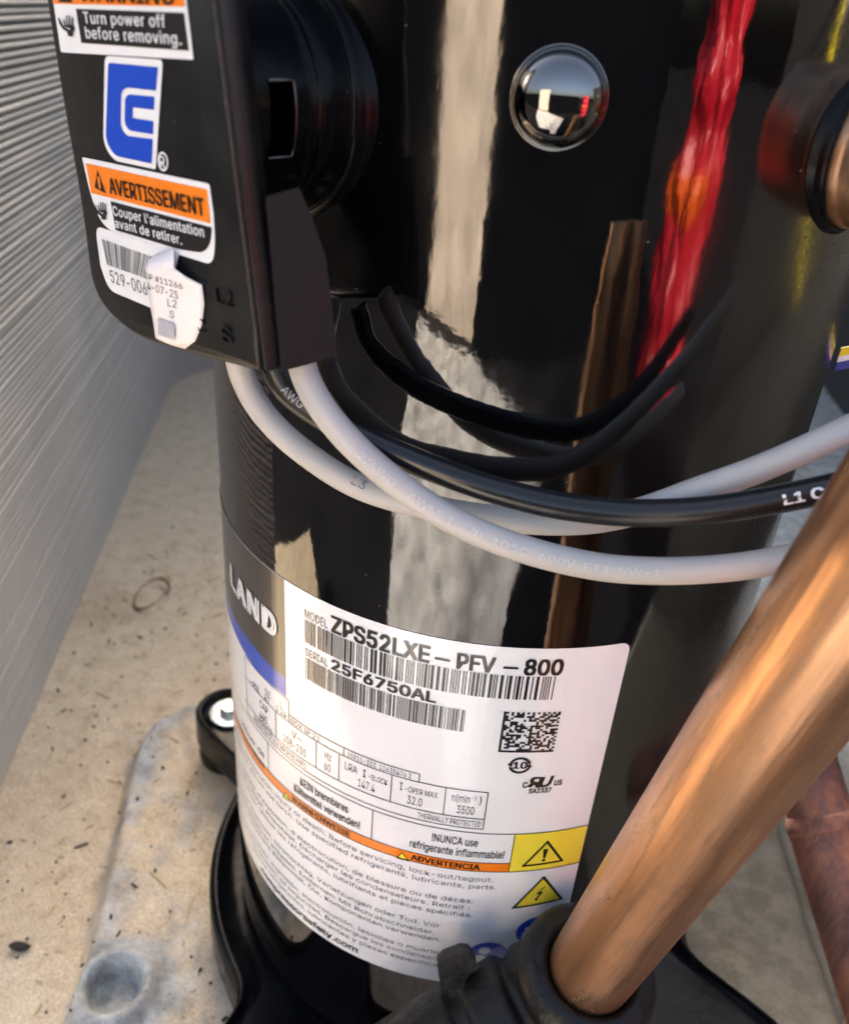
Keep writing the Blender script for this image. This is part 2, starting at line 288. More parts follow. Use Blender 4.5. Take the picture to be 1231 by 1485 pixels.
def tube_vf(path, rad, seg=24, cap=True):
    path = np.asarray(path, float); n = len(path); V = []; Fc = []
    rad = np.full(n, rad) if np.isscalar(rad) else np.asarray(rad)
    T = np.gradient(path, axis=0); x, y, _ = frame(T[0])
    for i in range(n):
        t = T[i]/np.linalg.norm(T[i]); x = x-t*np.dot(x, t); x /= np.linalg.norm(x); y = np.cross(t, x)
        for j in range(seg):
            a = 2*math.pi*j/seg; V.append(path[i]+rad[i]*(math.cos(a)*x+math.sin(a)*y))
    for i in range(n-1):
        for j in range(seg):
            k = (j+1) % seg; Fc.append((i*seg+j, i*seg+k, (i+1)*seg+k, (i+1)*seg+j))
    if cap: Fc.append(tuple(range(seg))[::-1]); Fc.append(tuple(range((n-1)*seg, n*seg)))
    return V, Fc
def lathe_vf(prof, c, axis, seg=64, capt=True):
    """prof: list of (radius, distance along axis)"""
    x, y, t = frame(axis); c = np.asarray(c, float); V = []; Fc = []; n = len(prof)
    for r, h in prof:
        for j in range(seg):
            a = 2*math.pi*j/seg; V.append(c+t*h+r*(math.cos(a)*x+math.sin(a)*y))
    for i in range(n-1):
        for j in range(seg):
            k = (j+1) % seg; Fc.append((i*seg+j, i*seg+k, (i+1)*seg+k, (i+1)*seg+j))
    if capt: Fc.append(tuple(range(seg))[::-1]); Fc.append(tuple(range((n-1)*seg, n*seg)))
    return V, Fc
def rounded(prof, n=4, rr=.25):
    """round the inner corners of a profile"""
    out = [prof[0]]
    for i in range(1, len(prof)-1):
        a, b, c = map(np.array, (prof[i-1], prof[i], prof[i+1]))
        la, lc = np.linalg.norm(a-b), np.linalg.norm(c-b); q = min(la, lc)*rr
        p0, p2 = b+(a-b)/la*q, b+(c-b)/lc*q
        for k in range(n+1):
            t = k/n; out.append(tuple((1-t)**2*p0+2*t*(1-t)*b+t*t*p2))
    out.append(prof[-1]); return out
def box_vf(a, b):
    (x0, y0, z0), (x1, y1, z1) = a, b
    V = [(x0, y0, z0), (x1, y0, z0), (x1, y1, z0), (x0, y1, z0), (x0, y0, z1), (x1, y0, z1), (x1, y1, z1), (x0, y1, z1)]
    return V, [(3, 2, 1, 0), (4, 5, 6, 7), (0, 1, 5, 4), (1, 2, 6, 5), (2, 3, 7, 6), (3, 0, 4, 7)]

# flat lettering as real (thin) faces: returns 2D verts in a unit box (x 0..1 over the advance, y in cap heights)
_tc = {}
def plain_font():
    import os
    try:
        p = os.path.join(bpy.utils.system_resource('DATAFILES', path='fonts'), 'Inter.woff2')
        return bpy.data.fonts.load(p)            # plain sans that ships with Blender
    except Exception: return None
FONT = plain_font()
def text_vf(s, bold=0., spacing=1.0, mono=False):
    key = (s, bold, spacing)
    if key in _tc: return _tc[key]
    cu = bpy.data.curves.new('t', 'FONT'); cu.body = s; cu.size = 1; cu.space_character = spacing; cu.resolution_u = 3
    if FONT: cu.font = FONT
    o = bpy.data.objects.new('t', cu); col.objects.link(o)
    dg = bpy.context.evaluated_depsgraph_get(); me = bpy.data.meshes.new_from_object(o.evaluated_get(dg))
    V = np.array([v.co[:2] for v in me.vertices]); Fc = [tuple(p.vertices) for p in me.polygons]
    # subdivide nothing; orient up
    nf = []
    for f in Fc:
        a, b, c = V[f[0]], V[f[1]], V[f[2]]
        nf.append(f if (b[0]-a[0])*(c[1]-a[1])-(b[1]-a[1])*(c[0]-a[0]) > 0 else f[::-1])
    bpy.data.objects.remove(o); bpy.data.curves.remove(cu); bpy.data.meshes.remove(me)
    x0, x1 = V[:, 0].min(), V[:, 0].max(); cap = CAPH
    V2 = np.stack([(V[:, 0]-x0)/(x1-x0), V[:, 1]/cap], 1)
    if bold:                                     # heavier strokes: the letter laid down again, a hair to each side
        k = len(V2); b_ = bold*1.6/(x1-x0); by = bold*.8/cap; sh = ((-b_, by), (b_, by), (-b_, -by), (b_, -by))
        V2 = np.concatenate([V2+np.array(q) for q in sh]); nf = [tuple(i+k*j for i in f) for j in range(4) for f in nf]
    _tc[key] = (V2, nf, (x1-x0)/cap); return _tc[key]
CAPH = 0.7
CAPH = (lambda V: V[0][:, 1].max()*CAPH)(text_vf('H')); _tc.clear()
LIFT = .0012
def cyl_map(th, z, lift): return np.array([math.sin(th)*(1+lift), -math.cos(th)*(1+lift), z])

# ================================================================ SETTING
# --- outside slab and the things that the glossy shell mirrors
def structure(o): o['kind'] = 'structure'; return o
V, Fc = box_vf((-90, -90, -5.2), (90, 90, -4.75)); structure(mesh('ground', V, Fc, 'asphalt', smooth=False))
slab = [(-2.3, -4.0), (-.5, -4.3), (-.25, -3.2), (.45, -3.3), (.6, -4.6), (2.4, -8.8), (-2.4, -12.1), (-7.0, -12.1), (-4.6, -7)]
n = len(slab); V = [(x, y, -4.7) for x, y in slab]+[(x, y, -4.74) for x, y in slab]
structure(mesh('paving', V, [tuple(range(n))[::-1], tuple(range(n, 2*n))]+[(i, (i+1) % n, n+(i+1) % n, n+i) for i in range(n)], 'concrete', smooth=False))

# --- base pan with embossed mounting pads
def poly_sd(X, Y, poly):
    poly = np.asarray(poly); n = len(poly); d = np.full(X.shape, 1e9); inside = np.zeros(X.shape, bool)
    for i in range(n):
        x0, y0 = poly[i]; x1, y1 = poly[(i+1) % n]; ex, ey = x1-x0, y1-y0
        t = np.clip(((X-x0)*ex+(Y-y0)*ey)/(ex*ex+ey*ey), 0, 1)
        d = np.minimum(d, np.hypot(X-x0-t*ex, Y-y0-t*ey))
        c = ((y0 > Y) != (y1 > Y)) & (X < (x1-x0)*(Y-y0)/(y1-y0+1e-12)+x0); inside ^= c
    return np.where(inside, -d, d)
PADZ = -3.99
def zpts(lst, z): return [tuple(onz(x, y, z)[:2]) for x, y in lst]
padL = zpts([(268, 1022), (222, 1046), (200, 1078), (186, 1135), (164, 1235), (146, 1310), (124, 1400), (92, 1500), (40, 1640), (330, 1800), (560, 1500), (520, 1180), (380, 1020)], PADZ)
padR = zpts([(1100, 1120), (1126, 1180), (1150, 1260), (1176, 1350), (1204, 1430), (1240, 1540), (1000, 1700), (860, 1450), (960, 1150)], PADZ)
def smooth01(t): t = np.clip(t, 0, 1); return t*t*(3-2*t)
gx = np.concatenate([np.arange(-5.0, -3.2, .08), np.arange(-3.2, -.6, .018), np.arange(-.6, .8, .06), np.arange(.8, 2.6, .03), np.arange(2.6, 5.01, .2)])
gy = np.concatenate([np.arange(-2.3, 2.2, .018), np.arange(2.2, 6, .06), np.arange(6, 11.01, .2)])
X, Y = np.meshgrid(gx, gy, indexing='ij')
sdL, sdR = poly_sd(X, Y, padL), poly_sd(X, Y, padR)
H = -4.2 + .23*smooth01((.09-sdL)/.13) + .23*smooth01((.09-sdR)/.13)
dimp = onz(166, 1440, PADZ); rd = np.hypot(X-dimp[0], Y-dimp[1])
H += .06*np.exp(-((rd-.16)/.04)**2) - .09*smooth01((.125-rd)/.03)
dent = onz(262, 1085, PADZ); H -= .05*np.exp(-(((X-dent[0])*.9+(Y-dent[1])*.5)/.05)**2-(((Y-dent[1])*.9-(X-dent[0])*.5)/.2)**2)
H += .006*np.sin(X*7+1.3*np.sin(Y*5))*np.cos(Y*6)
dust = np.full(X.shape, .72) - .44*smooth01((X-.2)/1.2) - .30*np.exp(-(sdL/.11)**2) - .16*smooth01(-sdL/.1) - .3*np.exp(-((rd-.17)/.07)**2) - .12*smooth01((Y-.4)/.6)*np.exp(-((X+1.9)/.35)**2)
nx, ny = X.shape
dirt_shade = smooth01((X-.5)/.6)*smooth01((2.6-Y)/1.6)  # dirt tone plus painted shade, growing towards the right front
V = np.stack([X, Y, H], -1).reshape(-1, 3)
idx = np.arange(nx*ny).reshape(nx, ny)
Fc = np.stack([idx[:-1, :-1], idx[1:, :-1], idx[1:, 1:], idx[:-1, 1:]], -1).reshape(-1, 4)
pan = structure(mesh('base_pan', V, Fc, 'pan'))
at_ = pan.data.attributes.new('dust', 'FLOAT', 'POINT'); at_.data.foreach_set('value', dust.reshape(-1).astype(np.float32))
ag = pan.data.attributes.new('dirt_shade', 'FLOAT', 'POINT'); ag.data.foreach_set('value', dirt_shade.reshape(-1).astype(np.float32))
# turned-down front lip of the pan
V, Fc = box_vf((-3.2, -2.34, -4.75), (4.96, -2.303, -4.195)); mesh('pan_lip', V, Fc, 'sheet', parent=pan, smooth=False)

# --- cabinet sheets to the right and behind
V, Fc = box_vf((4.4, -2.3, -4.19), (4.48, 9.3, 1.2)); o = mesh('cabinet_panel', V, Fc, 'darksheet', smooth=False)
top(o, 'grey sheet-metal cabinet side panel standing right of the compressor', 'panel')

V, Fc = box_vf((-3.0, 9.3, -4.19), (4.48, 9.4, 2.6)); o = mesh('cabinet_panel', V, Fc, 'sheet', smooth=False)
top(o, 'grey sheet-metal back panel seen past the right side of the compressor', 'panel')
# --- coil on the left: a stack of flat horizontal tubes round the corner
wa, wb = onz(0, 1147, -4.2), onz(229, 606, -4.2)
wdir = (wb-wa)[:2]/np.linalg.norm((wb-wa)[:2]); wn = np.array([wdir[1], -wdir[0]])      # wn points into the cabinet
start = wa[:2]-wdir*1.1; end = onz(243, 572, -4.2)[:2]
path = [start+wdir*k*np.linalg.norm(end-start)/24 for k in range(25)]
cr = 1.1; cc = end+wn*cr
for k in range(1, 13):
    a = math.radians(7*k); path.append(cc-wn*cr*math.cos(a)+wdir*cr*math.sin(a))
last = path[-1]-path[-2]; last /= np.linalg.norm(last); path.append(path[-1]+last*2.5)
path = np.array(path)
PITCH_Z = .046
coil = root('condenser_coil', (*start, -4.2), 'grey aluminium coil wall of thin horizontal tubes left of the compressor', 'coil')
tg = np.gradient(path, axis=0); tg /= np.linalg.norm(tg, axis=1)[:, None]; nr = np.stack([tg[:, 1], -tg[:, 0]], 1)
prof = [(-.05, 0), (-.012, .002), (-.003, .007), (0, .0155), (-.003, .025), (-.012, .030), (-.05, .032)]
tubes = []
V = []; Fc = []
for i in range(len(path)):
    for (d, z) in prof: q = path[i]+nr[i]*d; V.append((q[0], q[1], -4.2+z))
k = len(prof)
for i in range(len(path)-1):
    for j in range(k-1): Fc.append((i*k+j, (i+1)*k+j, (i+1)*k+j+1, i*k+j+1))
t0 = mesh('tube', V, Fc, 'coil', parent=coil, smooth=True)
for q in range(1, 128):
    o = t0.copy(); col.objects.link(o); o.parent = coil
    o.location = (rng.normal(0, .0035)*S, 0, q*PITCH_Z*S+rng.normal(0, .0016)*S); o.rotation_euler = (rng.normal(0, .0004), 0, rng.normal(0, .0006))
# finned core just behind the tube faces
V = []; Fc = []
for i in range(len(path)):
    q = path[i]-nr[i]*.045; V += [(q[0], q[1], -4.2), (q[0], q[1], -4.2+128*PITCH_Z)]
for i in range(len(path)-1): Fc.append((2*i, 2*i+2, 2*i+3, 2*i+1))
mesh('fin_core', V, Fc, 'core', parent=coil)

# ================================================================ COMPRESSOR
comp = root('compressor', (0, 0, -3.99), 'glossy black cylindrical compressor with a large white data label', 'compressor')
prof = [(.3, -3.86), (.7, -3.85), (.9, -3.8), (.97, -3.7), (1.0, -3.58), (1.0, -3.3)]+[(1.0, z) for z in np.linspace(-3.2, .9, 40)]+[(.99, 1.0), (.93, 1.12), (.75, 1.25), (.4, 1.33), (.05, 1.35)]
V, Fc = lathe_vf(prof, (0, 0, 0), (0, 0, 1), 220); mesh('shell', V, Fc, 'shell', comp)

# --- foot plate: four ears, turned-up rim
EARS = [150.9+90*k for k in range(4)]; EARR = 1.56
def plate_r(th):
    r = 1.14
    for e in EARS:
        d = (th-math.radians(e)+math.pi) % (2*math.pi)-math.pi
        if abs(d) < 1.2:
            # capsule of half width w ending in a round of the same radius
            w = .195; y = abs(math.sin(d)); rc = EARR
            if y*rc < w: rr = rc*math.cos(d)+math.sqrt(max(w*w-(rc*math.sin(d))**2, 0))
            else: rr = w/max(y, .05) if math.cos(d) > 0 else 0
            r = max(r, (r**6+max(rr, 0)**6)**(1/6) if rr < 1.5 else rr)
    return r
NPL = 288; ths = [2*math.pi*i/NPL for i in range(NPL)]; rp = np.array([plate_r(t) for t in ths])
for _ in range(3): rp = (np.roll(rp, 1)+2*rp+np.roll(rp, -1))/4
rings = [(None, .85, -3.66), (.90, 0, -3.66), (.955, 0, -3.655), (.972, 0, -3.625), (.985, 0, -3.61), (1.0, 0, -3.615), (1.014, 0, -3.64), (1.02, 0, -3.84), (1.0, 0, -3.87), (.9, 0, -3.87)]
V = []; Fc = []
for m_, c_, z_ in rings:
    for t, r in zip(ths, rp):
        q = c_ if m_ is None else (r*m_ if r < 1.3 else r-(1-m_)*1.25); V.append((q*math.cos(t), q*math.sin(t), z_))
for i in range(len(rings)-1):
    for j in range(NPL): kk = (j+1) % NPL; Fc.append((i*NPL+j, i*NPL+kk, (i+1)*NPL+kk, (i+1)*NPL+j))
mesh('foot_plate', V, Fc, 'paint', comp)

# --- shiny domed plug
c = oncyl(810, 143); ax = np.array([c[0], c[1], 0])
prof = [(.099, -.02), (.097, .002), (.094, .0035), (.0915, .001), (.090, .002)]+[(.089*math.cos(a), .004+.055*math.sin(a)) for a in np.linspace(0, 1.54, 14)]
V, Fc = lathe_vf(prof, c, ax, 64); mesh('domed_plug', V, Fc, 'dome', comp)

# --- terminal cup: stepped round boss under the cover
NAZ = math.radians(-34.9); NV = np.array([math.sin(NAZ), -math.cos(NAZ), 0.]); TZ = -.2
prof = rounded([(.33, .80), (.275, .955), (.258, .985), (.254, 1.005), (.245, 1.012), (.24, 1.012), (.238, 1.06), (.232, 1.085), (.222, 1.09), (.218, 1.105), (.215, 1.25)], 5, .45)
V, Fc = lathe_vf(prof, (0, 0, TZ), NV, 96, capt=False)
mesh('terminal_cup', V, Fc, 'paint', comp)
# slot facing the viewer: black patch on the cup wall for its unlit inside
xa, ya, ta = frame(NV)
def cup(ang, rad, h): return np.array([0, 0, TZ])+ta*h+rad*(math.cos(ang)*xa+math.sin(ang)*ya)
va = CO-np.array([0, 0, TZ])-ta*1.2; a0 = math.atan2(np.dot(va, ya), np.dot(va, xa))
V = []; Fc = []; loop = []
n = 10
for i in range(n+1):
    t = i/n; ang = a0-.5+.66*t
    V += [cup(ang, .2172, 1.145), cup(ang, .2172, 1.205)]
for i in range(n): Fc.append((2*i, 2*i+1, 2*i+3, 2*i+2))
sl_ = mesh('slot', V, Fc, 'hole', comp)
rim = [cup(a0-.5, .2182, 1.205), cup(a0-.5, .2182, 1.15)]+[cup(a0-.49+.64*i/8, .2182, 1.143) for i in range(9)]+[cup(a0+.16, .2182, 1.15), cup(a0+.16, .2182, 1.205)]
V, Fc = tube_vf(np.array(rim), .0035, 8); mesh('slot_edge', V, Fc, 'steel', comp)

# --- brazed port on the right flank
c = oncyl(1250, 216); ax = np.array([c[0], c[1], .0]); ax /= np.linalg.norm(ax)
prof = rounded([(.22, -.06), (.190, .0), (.181, .006), (.180, .012), (.176, .016), (.172, .012)], 4, .4)
V, Fc = lathe_vf(prof, c, ax, 64, capt=False); mesh('port_collar', V, Fc, 'paint', comp)
prof = rounded([(.173, .0), (.172, .03), (.168, .04), (.167, .42)], 4, .4)
V, Fc = lathe_vf(prof, c, ax, 48); mesh('port_stub', V, Fc, 'copper', comp)

# ---------------------------------------------------------------- data label on the shell
def bis2(V2, Fc, step):
    """cut 2D faces at regular x so that they can be bent round the shell"""
    bm = bmesh.new(); vs = [bm.verts.new((x, y, 0)) for x, y in V2]
    for f in Fc:
        try: bm.faces.new([vs[i] for i in f])
        except ValueError: pass
    xs = [v.co.x for v in bm.verts]; x0, x1 = min(xs), max(xs)
    q = math.floor(x0/step)+1
    while q*step < x1:
        bmesh.ops.bisect_plane(bm, geom=bm.verts[:]+bm.edges[:]+bm.faces[:], plane_co=(q*step, 0, 0), plane_no=(1, 0, 0)); q += 1
    bm.verts.index_update(); Vn = [(v.co.x, v.co.y) for v in bm.verts]; Fn = [[v.index for v in f.verts] for f in bm.faces]; bm.free()
    return Vn, Fn
def cyl_print(name, V2, Fc, lift, mat, parent, step=.03):
    V2, Fc = bis2(V2, Fc, step)
    return mesh(name, [cyl_map(t, z, lift) for t, z in V2], Fc, mat, parent, smooth=False)
def rect(name, t0, t1, z0, z1, lift, mat, parent): return cyl_print(name, [(t0, z0), (t1, z0), (t1, z1), (t0, z1)], [(0, 1, 2, 3)], lift, mat, parent)
def poly(name, pts, lift, mat, parent): return cyl_print(name, pts, [tuple(range(len(pts)))], lift, mat, parent)
def stroke2(pts, w, closed=False):
    """2D polyline with width, as quads"""
    V = []; Fc = []; pts = [np.array(p, float) for p in pts]; n = len(pts)
    for i in range(n if closed else n-1):
        a, b = pts[i], pts[(i+1) % n]; d = (b-a)/np.linalg.norm(b-a); q = np.array([-d[1], d[0]])*w/2; e = d*w/2
        k = len(V); V += [tuple(a-q-e), tuple(b-q+e), tuple(b+q+e), tuple(a+q-e)]; Fc.append((k, k+1, k+2, k+3))
    return V, Fc
def lab_text(s, L, R, cap, mat='lblack', bold=.0, lift=.0036, flat=None, spacing=1.0, name='printed_text', hh=None):
    (t0, z0), (t1, z1) = tz(*L), tz(*R); h = hh or tz(L[0], L[1]-cap)[1]-z0
    V2, Fc, _ = text_vf(s, bold, spacing); zb = (z0+z1)/2 if flat is None else flat
    return cyl_print(name, [(t0+x*(t1-t0), zb+y*h) for x, y in V2], Fc, lift, mat, LB)
ZT, ZB, TR = -1.5086, -3.079, .4557
TL = math.radians(-112)
def rpoly(pts, rad, n=6):
    out = []; k = len(pts)
    for i in range(k):
        a, b, c = (np.array(pts[(i+j-1) % k], float) for j in range(3)); r = rad[i] if isinstance(rad, (list, tuple)) else rad
        if r <= 0: out.append(tuple(b)); continue
        la, lc = np.linalg.norm(a-b), np.linalg.norm(c-b); q = min(r, la*.49, lc*.49)
        p0, p2 = b+(a-b)/la*q, b+(c-b)/lc*q
        for m_ in range(n+1):
            t = m_/n; out.append(tuple((1-t)**2*p0+2*t*(1-t)*b+t*t*p2))
    return out
LB = poly('data_label', rpoly([(TL, ZB), (TR, ZB), (TR, ZT), (TL, ZT)], .035), .0016, 'label', comp)
BE = -.6246
# brown name panel with blue swoosh
sw_top = [tz(*q) for q in ((415, 984), (396, 968), (376, 946), (356, 920), (343, 900))]; sw_bot = [tz(*q) for q in ((416, 1010), (396, 994), (371, 970), (354, 943), (342, 918))]
zt0 = sw_top[-1][1]; zb0 = sw_bot[-1][1]
tops = [(BE, sw_top[0][1])]+sw_top[1:]+[(TL+.02, zt0+.02)]; bots = [(BE, sw_bot[0][1])]+sw_bot[1:]+[(TL+.02, zb0+.045)]
poly('brown_panel', [(BE, ZT-.002), (TL+.02, ZT-.002)]+tops[::-1], .0026, 'lbrown', LB)
V2 = [p for ab in zip(tops, bots) for p in ab]
cyl_print('blue_swoosh', V2, [(2*i, 2*i+2, 2*i+3, 2*i+1) for i in range(len(tops)-1)], .0026, 'lblue', LB)
(tD, zD), (tA, zA) = tz(400, 906), tz(333, 836)
zl = tz(369, 893)[1]; hl = tz(370, 865)[1]-zl
Vt, Ft, asp = text_vf('LAND', .03, 1.12)
tN1 = tz(401, 912)[0]; tw = hl*asp*1.02
mesh('printed_name', [cyl_map(tN1-tw+x*tw, zl+y*hl, .0050+.0005*(i*4//len(Vt))) for i, (x, y) in enumerate(Vt)], Ft, 'label', LB, smooth=False)

lab_text('MODEL', (443, 895), (475.5, 910), 12, bold=.0)
ZM = (tz(482, 916)[1]+tz(813.5, 976.5)[1])/2
lab_text('ZPS52LXE', (482, 916), (621.7, 958.8), 23, bold=.02, flat=ZM)
for a, b in (((631, 951), (653, 955)), ((730, 964), (752, 965))):
    t0, z0 = tz(*a); t1, z1 = tz(*b); rect('printed_dash', t0, t1, ZM+.018, ZM+.026, .0036, 'lblack', LB)
lab_text('PFV', (662.6, 967), (716, 973.5), 22, bold=.02, flat=ZM); lab_text('800', (760, 975.6), (813.5, 976.3), 22, bold=.02, flat=ZM)
def barcode(name, tl, bl, tr, br, seed):
    r = random.Random(seed)
    t0 = (tz(*tl)[0]+tz(*bl)[0])/2; t1 = (tz(*tr)[0]+tz(*br)[0])/2
    z1 = (tz(*tl)[1]+tz(*tr)[1])/2; z0 = (tz(*bl)[1]+tz(*br)[1])/2
    x = 0; bars = []; 
    mod = (t1-t0)/220
    while x < 220:
        w = r.choice((1, 1, 1, 2.4, 2.4, 1)); g = r.choice((1, 1, 2.4, 1))
        if x+w <= 220: bars.append((x, x+w))
        x += w+g
    V2 = []; Fc = []
    for a, b in bars:
        k = len(V2); V2 += [(t0+a*mod, z0), (t0+b*mod, z0), (t0+b*mod, z1), (t0+a*mod, z1)]; Fc.append((k, k+1, k+2, k+3))
    cyl_print(name, V2, Fc, .0036, 'lblack', LB, step=.5)
barcode('barcode', (442.8, 897.6), (443.7, 930.7), (808.7, 979.4), (803, 1013.6), 3)
lab_text('SERIAL', (443.7, 949.8), (476, 965.6), 10.5)
lab_text('25F6750AL', (482, 970), (631, 1018), 14.5, bold=.02)
barcode('barcode', (443.7, 952.3), (444.5, 983.5), (674.5, 1029), (673.4, 1060.6), 8)
# dot matrix block
t0, t1 = (tz(730, 1030.5)[0]+tz(722.5, 1090)[0])/2, (tz(813.5, 1031.6)[0]+tz(801.4, 1089)[0])/2
z1, z0 = (tz(730, 1030.5)[1]+tz(813.5, 1031.6)[1])/2, (tz(722.5, 1090)[1]+tz(801.4, 1089)[1])/2
r = random.Random(5); V2 = []; Fc = []; n = 22
for i in range(n):
    for j in range(n):
        on = (i == 0) or (j == 0) or (i == n-1 and j % 2 == 0) or (j == n-1 and i % 2 == 1) or (0 < i < n-1 and 0 < j < n-1 and r.random() < .52)
        if on:
            a, b = t0+(t1-t0)*i/n, t0+(t1-t0)*(i+1)/n; c_, d_ = z0+(z1-z0)*j/n, z0+(z1-z0)*(j+1)/n
            k = len(V2); V2 += [(a, c_), (b, c_), (b, d_), (a, d_)]; Fc.append((k, k+1, k+2, k+3))
cyl_print('dot_matrix', V2, Fc, .0036, 'lblack', LB, step=.5)
# recycling mark 10
def ring(cx, cz, r0, r1, a0=0, a1=2*math.pi, n=40, sx=1, sz=1):
    V2 = []; Fc = []
    for i in range(n+1):
        a = a0+(a1-a0)*i/n; V2 += [(cx+r0*math.cos(a)*sx, cz+r0*math.sin(a)*sz), (cx+r1*math.cos(a)*sx, cz+r1*math.sin(a)*sz)]
    return V2, [(2*i, 2*i+1, 2*i+3, 2*i+2) for i in range(n)]
ct, cz = tz(753.6, 1109.4); rr_ = abs(tz(771, 1110)[0]-ct)*.92
for a0, a1 in ((.25, 2.95), (3.4, 6.1)):
    V2, Fc = ring(ct, cz, rr_*.74, rr_, a0, a1, 20); tip = len(V2); aa = a1
    V2 += [(ct+rr_*.6*math.cos(aa), cz+rr_*.6*math.sin(aa)), (ct+rr_*1.18*math.cos(aa), cz+rr_*1.18*math.sin(aa)), (ct+rr_*.88*math.cos(aa+.42), cz+rr_*.88*math.sin(aa+.42))]; Fc.append((tip, tip+1, tip+2))
    cyl_print('recycling_mark', V2, Fc, .0036, 'lblack', LB)
lab_text('10', (743.5, 1113), (763, 1114), 9, bold=.02)
lab_text('c', (757, 1141.5), (763.5, 1142), 11, bold=.01); lab_text('us', (802.5, 1138.5), (813.5, 1137), 10, bold=.01)
# mirrored-R and U approval mark, slanted
t0, z0 = tz(766.5, 1141); t1, _ = tz(797.5, 1140); h = tz(766.5, 1127)[1]-z0
for s, xa0, xa1, fl in (('R', 0, .52, True), ('U', .5, 1, False)):
    Vt, Ft, _ = text_vf(s, .02)
    V2 = [(t0+(t1-t0)*(xa0+(xa1-xa0)*((1-x) if fl else x)+(-.12 if not fl else -.12)*(y-.5)*-1), z0+y*h+.1*h*(x-.5)) for x, y in Vt]
    cyl_print('approval_mark', V2, [f[::-1] for f in Ft] if fl else Ft, .0036, 'lblack', LB)
lab_text('SA2337', (766, 1149.8), (798, 1147.5), 6.5, bold=.02)

# --- rating table: rules
LWID = .0034
def hl_(z, ta, tb, w=LWID): rect('rule', ta, tb, z-w/2, z+w/2, .0034, 'lblack', LB)
def vl_(t, za, zb, w=LWID): rect('rule', t-w/2, t+w/2, min(za, zb), max(za, zb), .0035, 'lblack', LB)
zA_ = np.mean([tz(*q)[1] for q in ((499, 1096.4), (608.5, 1133), (647, 1141.4), (708, 1148.7), (459, 1075))])
zB_ = np.mean([tz(*q)[1] for q in ((492.5, 1133), (566.4, 1162.8), (643.3, 1180), (702, 1187.4))])
zC_ = np.mean([tz(*q)[1] for q in ((700.6, 1199), (480, 1143))])
zD_ = -2.2662
zE_ = np.mean([tz(*q)[1] for q in ((499.3, 1084.6), (608.5, 1121.4), (419.7, 1035.7))])
zF_ = tz(419.7, 1025.4)[1]
zO1 = np.mean([tz(*q)[1] for q in ((616.5, 1239.7), (739.3, 1251.8))]); zO0 = np.mean([tz(*q)[1] for q in ((660, 1258), (737, 1266))])
tr_ = tz(704, 1175)[0]; tLL = math.radians(-100); tq = tz(419.7, 1035)[0]
hl_(zA_, tz(357, 985)[0], tr_); hl_(zB_, tz(357, 1020)[0], tr_); hl_(zC_, tz(360, 1040)[0], tr_)
vl_(tr_, zA_, zC_)
for q, a, b in (((401, 1050), zA_, zB_), ((459, 1095), zA_, zB_), ((492.2, 1115), zA_, zB_), ((567.5, 1143), zA_, zB_), ((645, 1160), zA_, zB_)): vl_(tz(*q)[0], a, b)
tb0, tb1 = tz(499.3, 1090)[0], tz(608.3, 1127)[0]
hl_(zE_, tq, tb1); vl_(tb0, zE_, zA_); vl_(tb1, zE_, zA_)
tt0 = tz(357, 965)[0]; zF2 = zE_+.062
hl_(zF2, tt0, tq); vl_(tq, zF2, zA_); vl_(tt0, zF2, zC_)
hl_(zD_, tLL, TR-.002)
ty0 = (tz(746.5, 1209)[0]+tz(737, 1265.5)[0])/2
vl_(tz(540, 1197)[0], zD_, zO1); vl_(tz(390, 1100)[0], zD_, zO1)
HE, HR, HC, HK, HO = zE_-zA_, zA_-zB_, zB_-zC_, zD_-zO1, zO1-zO0
r1 = dict(flat=zB_+.56*HR, hh=.27*HR); r2 = dict(flat=zB_+.14*HR, hh=.29*HR); rE = dict(flat=zA_+.2*HE, hh=.58*HE); rC = dict(flat=zC_+.22*HC, hh=.55*HC)
k1 = dict(flat=zO1+.55*HK, hh=.25*HK); k2 = dict(flat=zO1+.18*HK, hh=.25*HK); rO = dict(flat=zO0+.2*HO, hh=.58*HO)
lab_text('BOX IP 21', (423, 1051), (464.6, 1075), 7.5, **rE); lab_text('V~', (424, 1064), (438, 1071), 9, **r1); lab_text('208-230', (412.2, 1067.5), (444.4, 1090.8), 9.5, **r2)
lab_text('Hz', (472, 1096.4), (481, 1101), 9, **r1); lab_text('60', (471, 1108.6), (480, 1113), 9, **r2)
lab_text('LRA', (501, 1112), (518.7, 1119.6), 10.5, **r1); lab_text('I', (527, 1123), (530.5, 1125), 11, bold=.01, **r1); lab_text('-BLOCK', (535, 1124.5), (562.3, 1134), 7, flat=r1['flat'], hh=.2*HR); lab_text('147.4', (519.8, 1135), (544, 1142.5), 10.5, **r2)
lab_text('I', (580.5, 1141), (583.5, 1142), 11, bold=.01, **r1); lab_text('-OPER MAX', (588, 1143), (634.7, 1152.5), 7, flat=r1['flat'], hh=.2*HR); lab_text('32.0', (590.8, 1156.7), (612.6, 1161), 10, **r2)
lab_text('n(min', (655, 1157.8), (681, 1161), 10, **r1); lab_text('-1', (684, 1158), (691, 1159), 4, flat=r1['flat']+.13*HR, hh=.13*HR); lab_text(')', (695, 1162), (698, 1162.4), 10, **r1); lab_text('3500', (662.7, 1170), (688, 1172.8), 10.5, **r2)
lab_text('THERMALLY PROTECTED', (605, 1187.6), (697, 1197.8), 6.3, **rC); lab_text('15811-333  11635476 2', (504.6, 1098.9), (596.5, 1128.4), 6.3, **rE)
lab_text('CAP', (377.7, 1021.7), (389.4, 1031), 8, **r1); lab_text('440', (377.7, 1029.5), (388, 1038), 8, **r2); lab_text('OZ', (385.5, 1005.8), (393, 1012.5), 8); lab_text('42', (384.5, 1014), (391, 1020), 8)
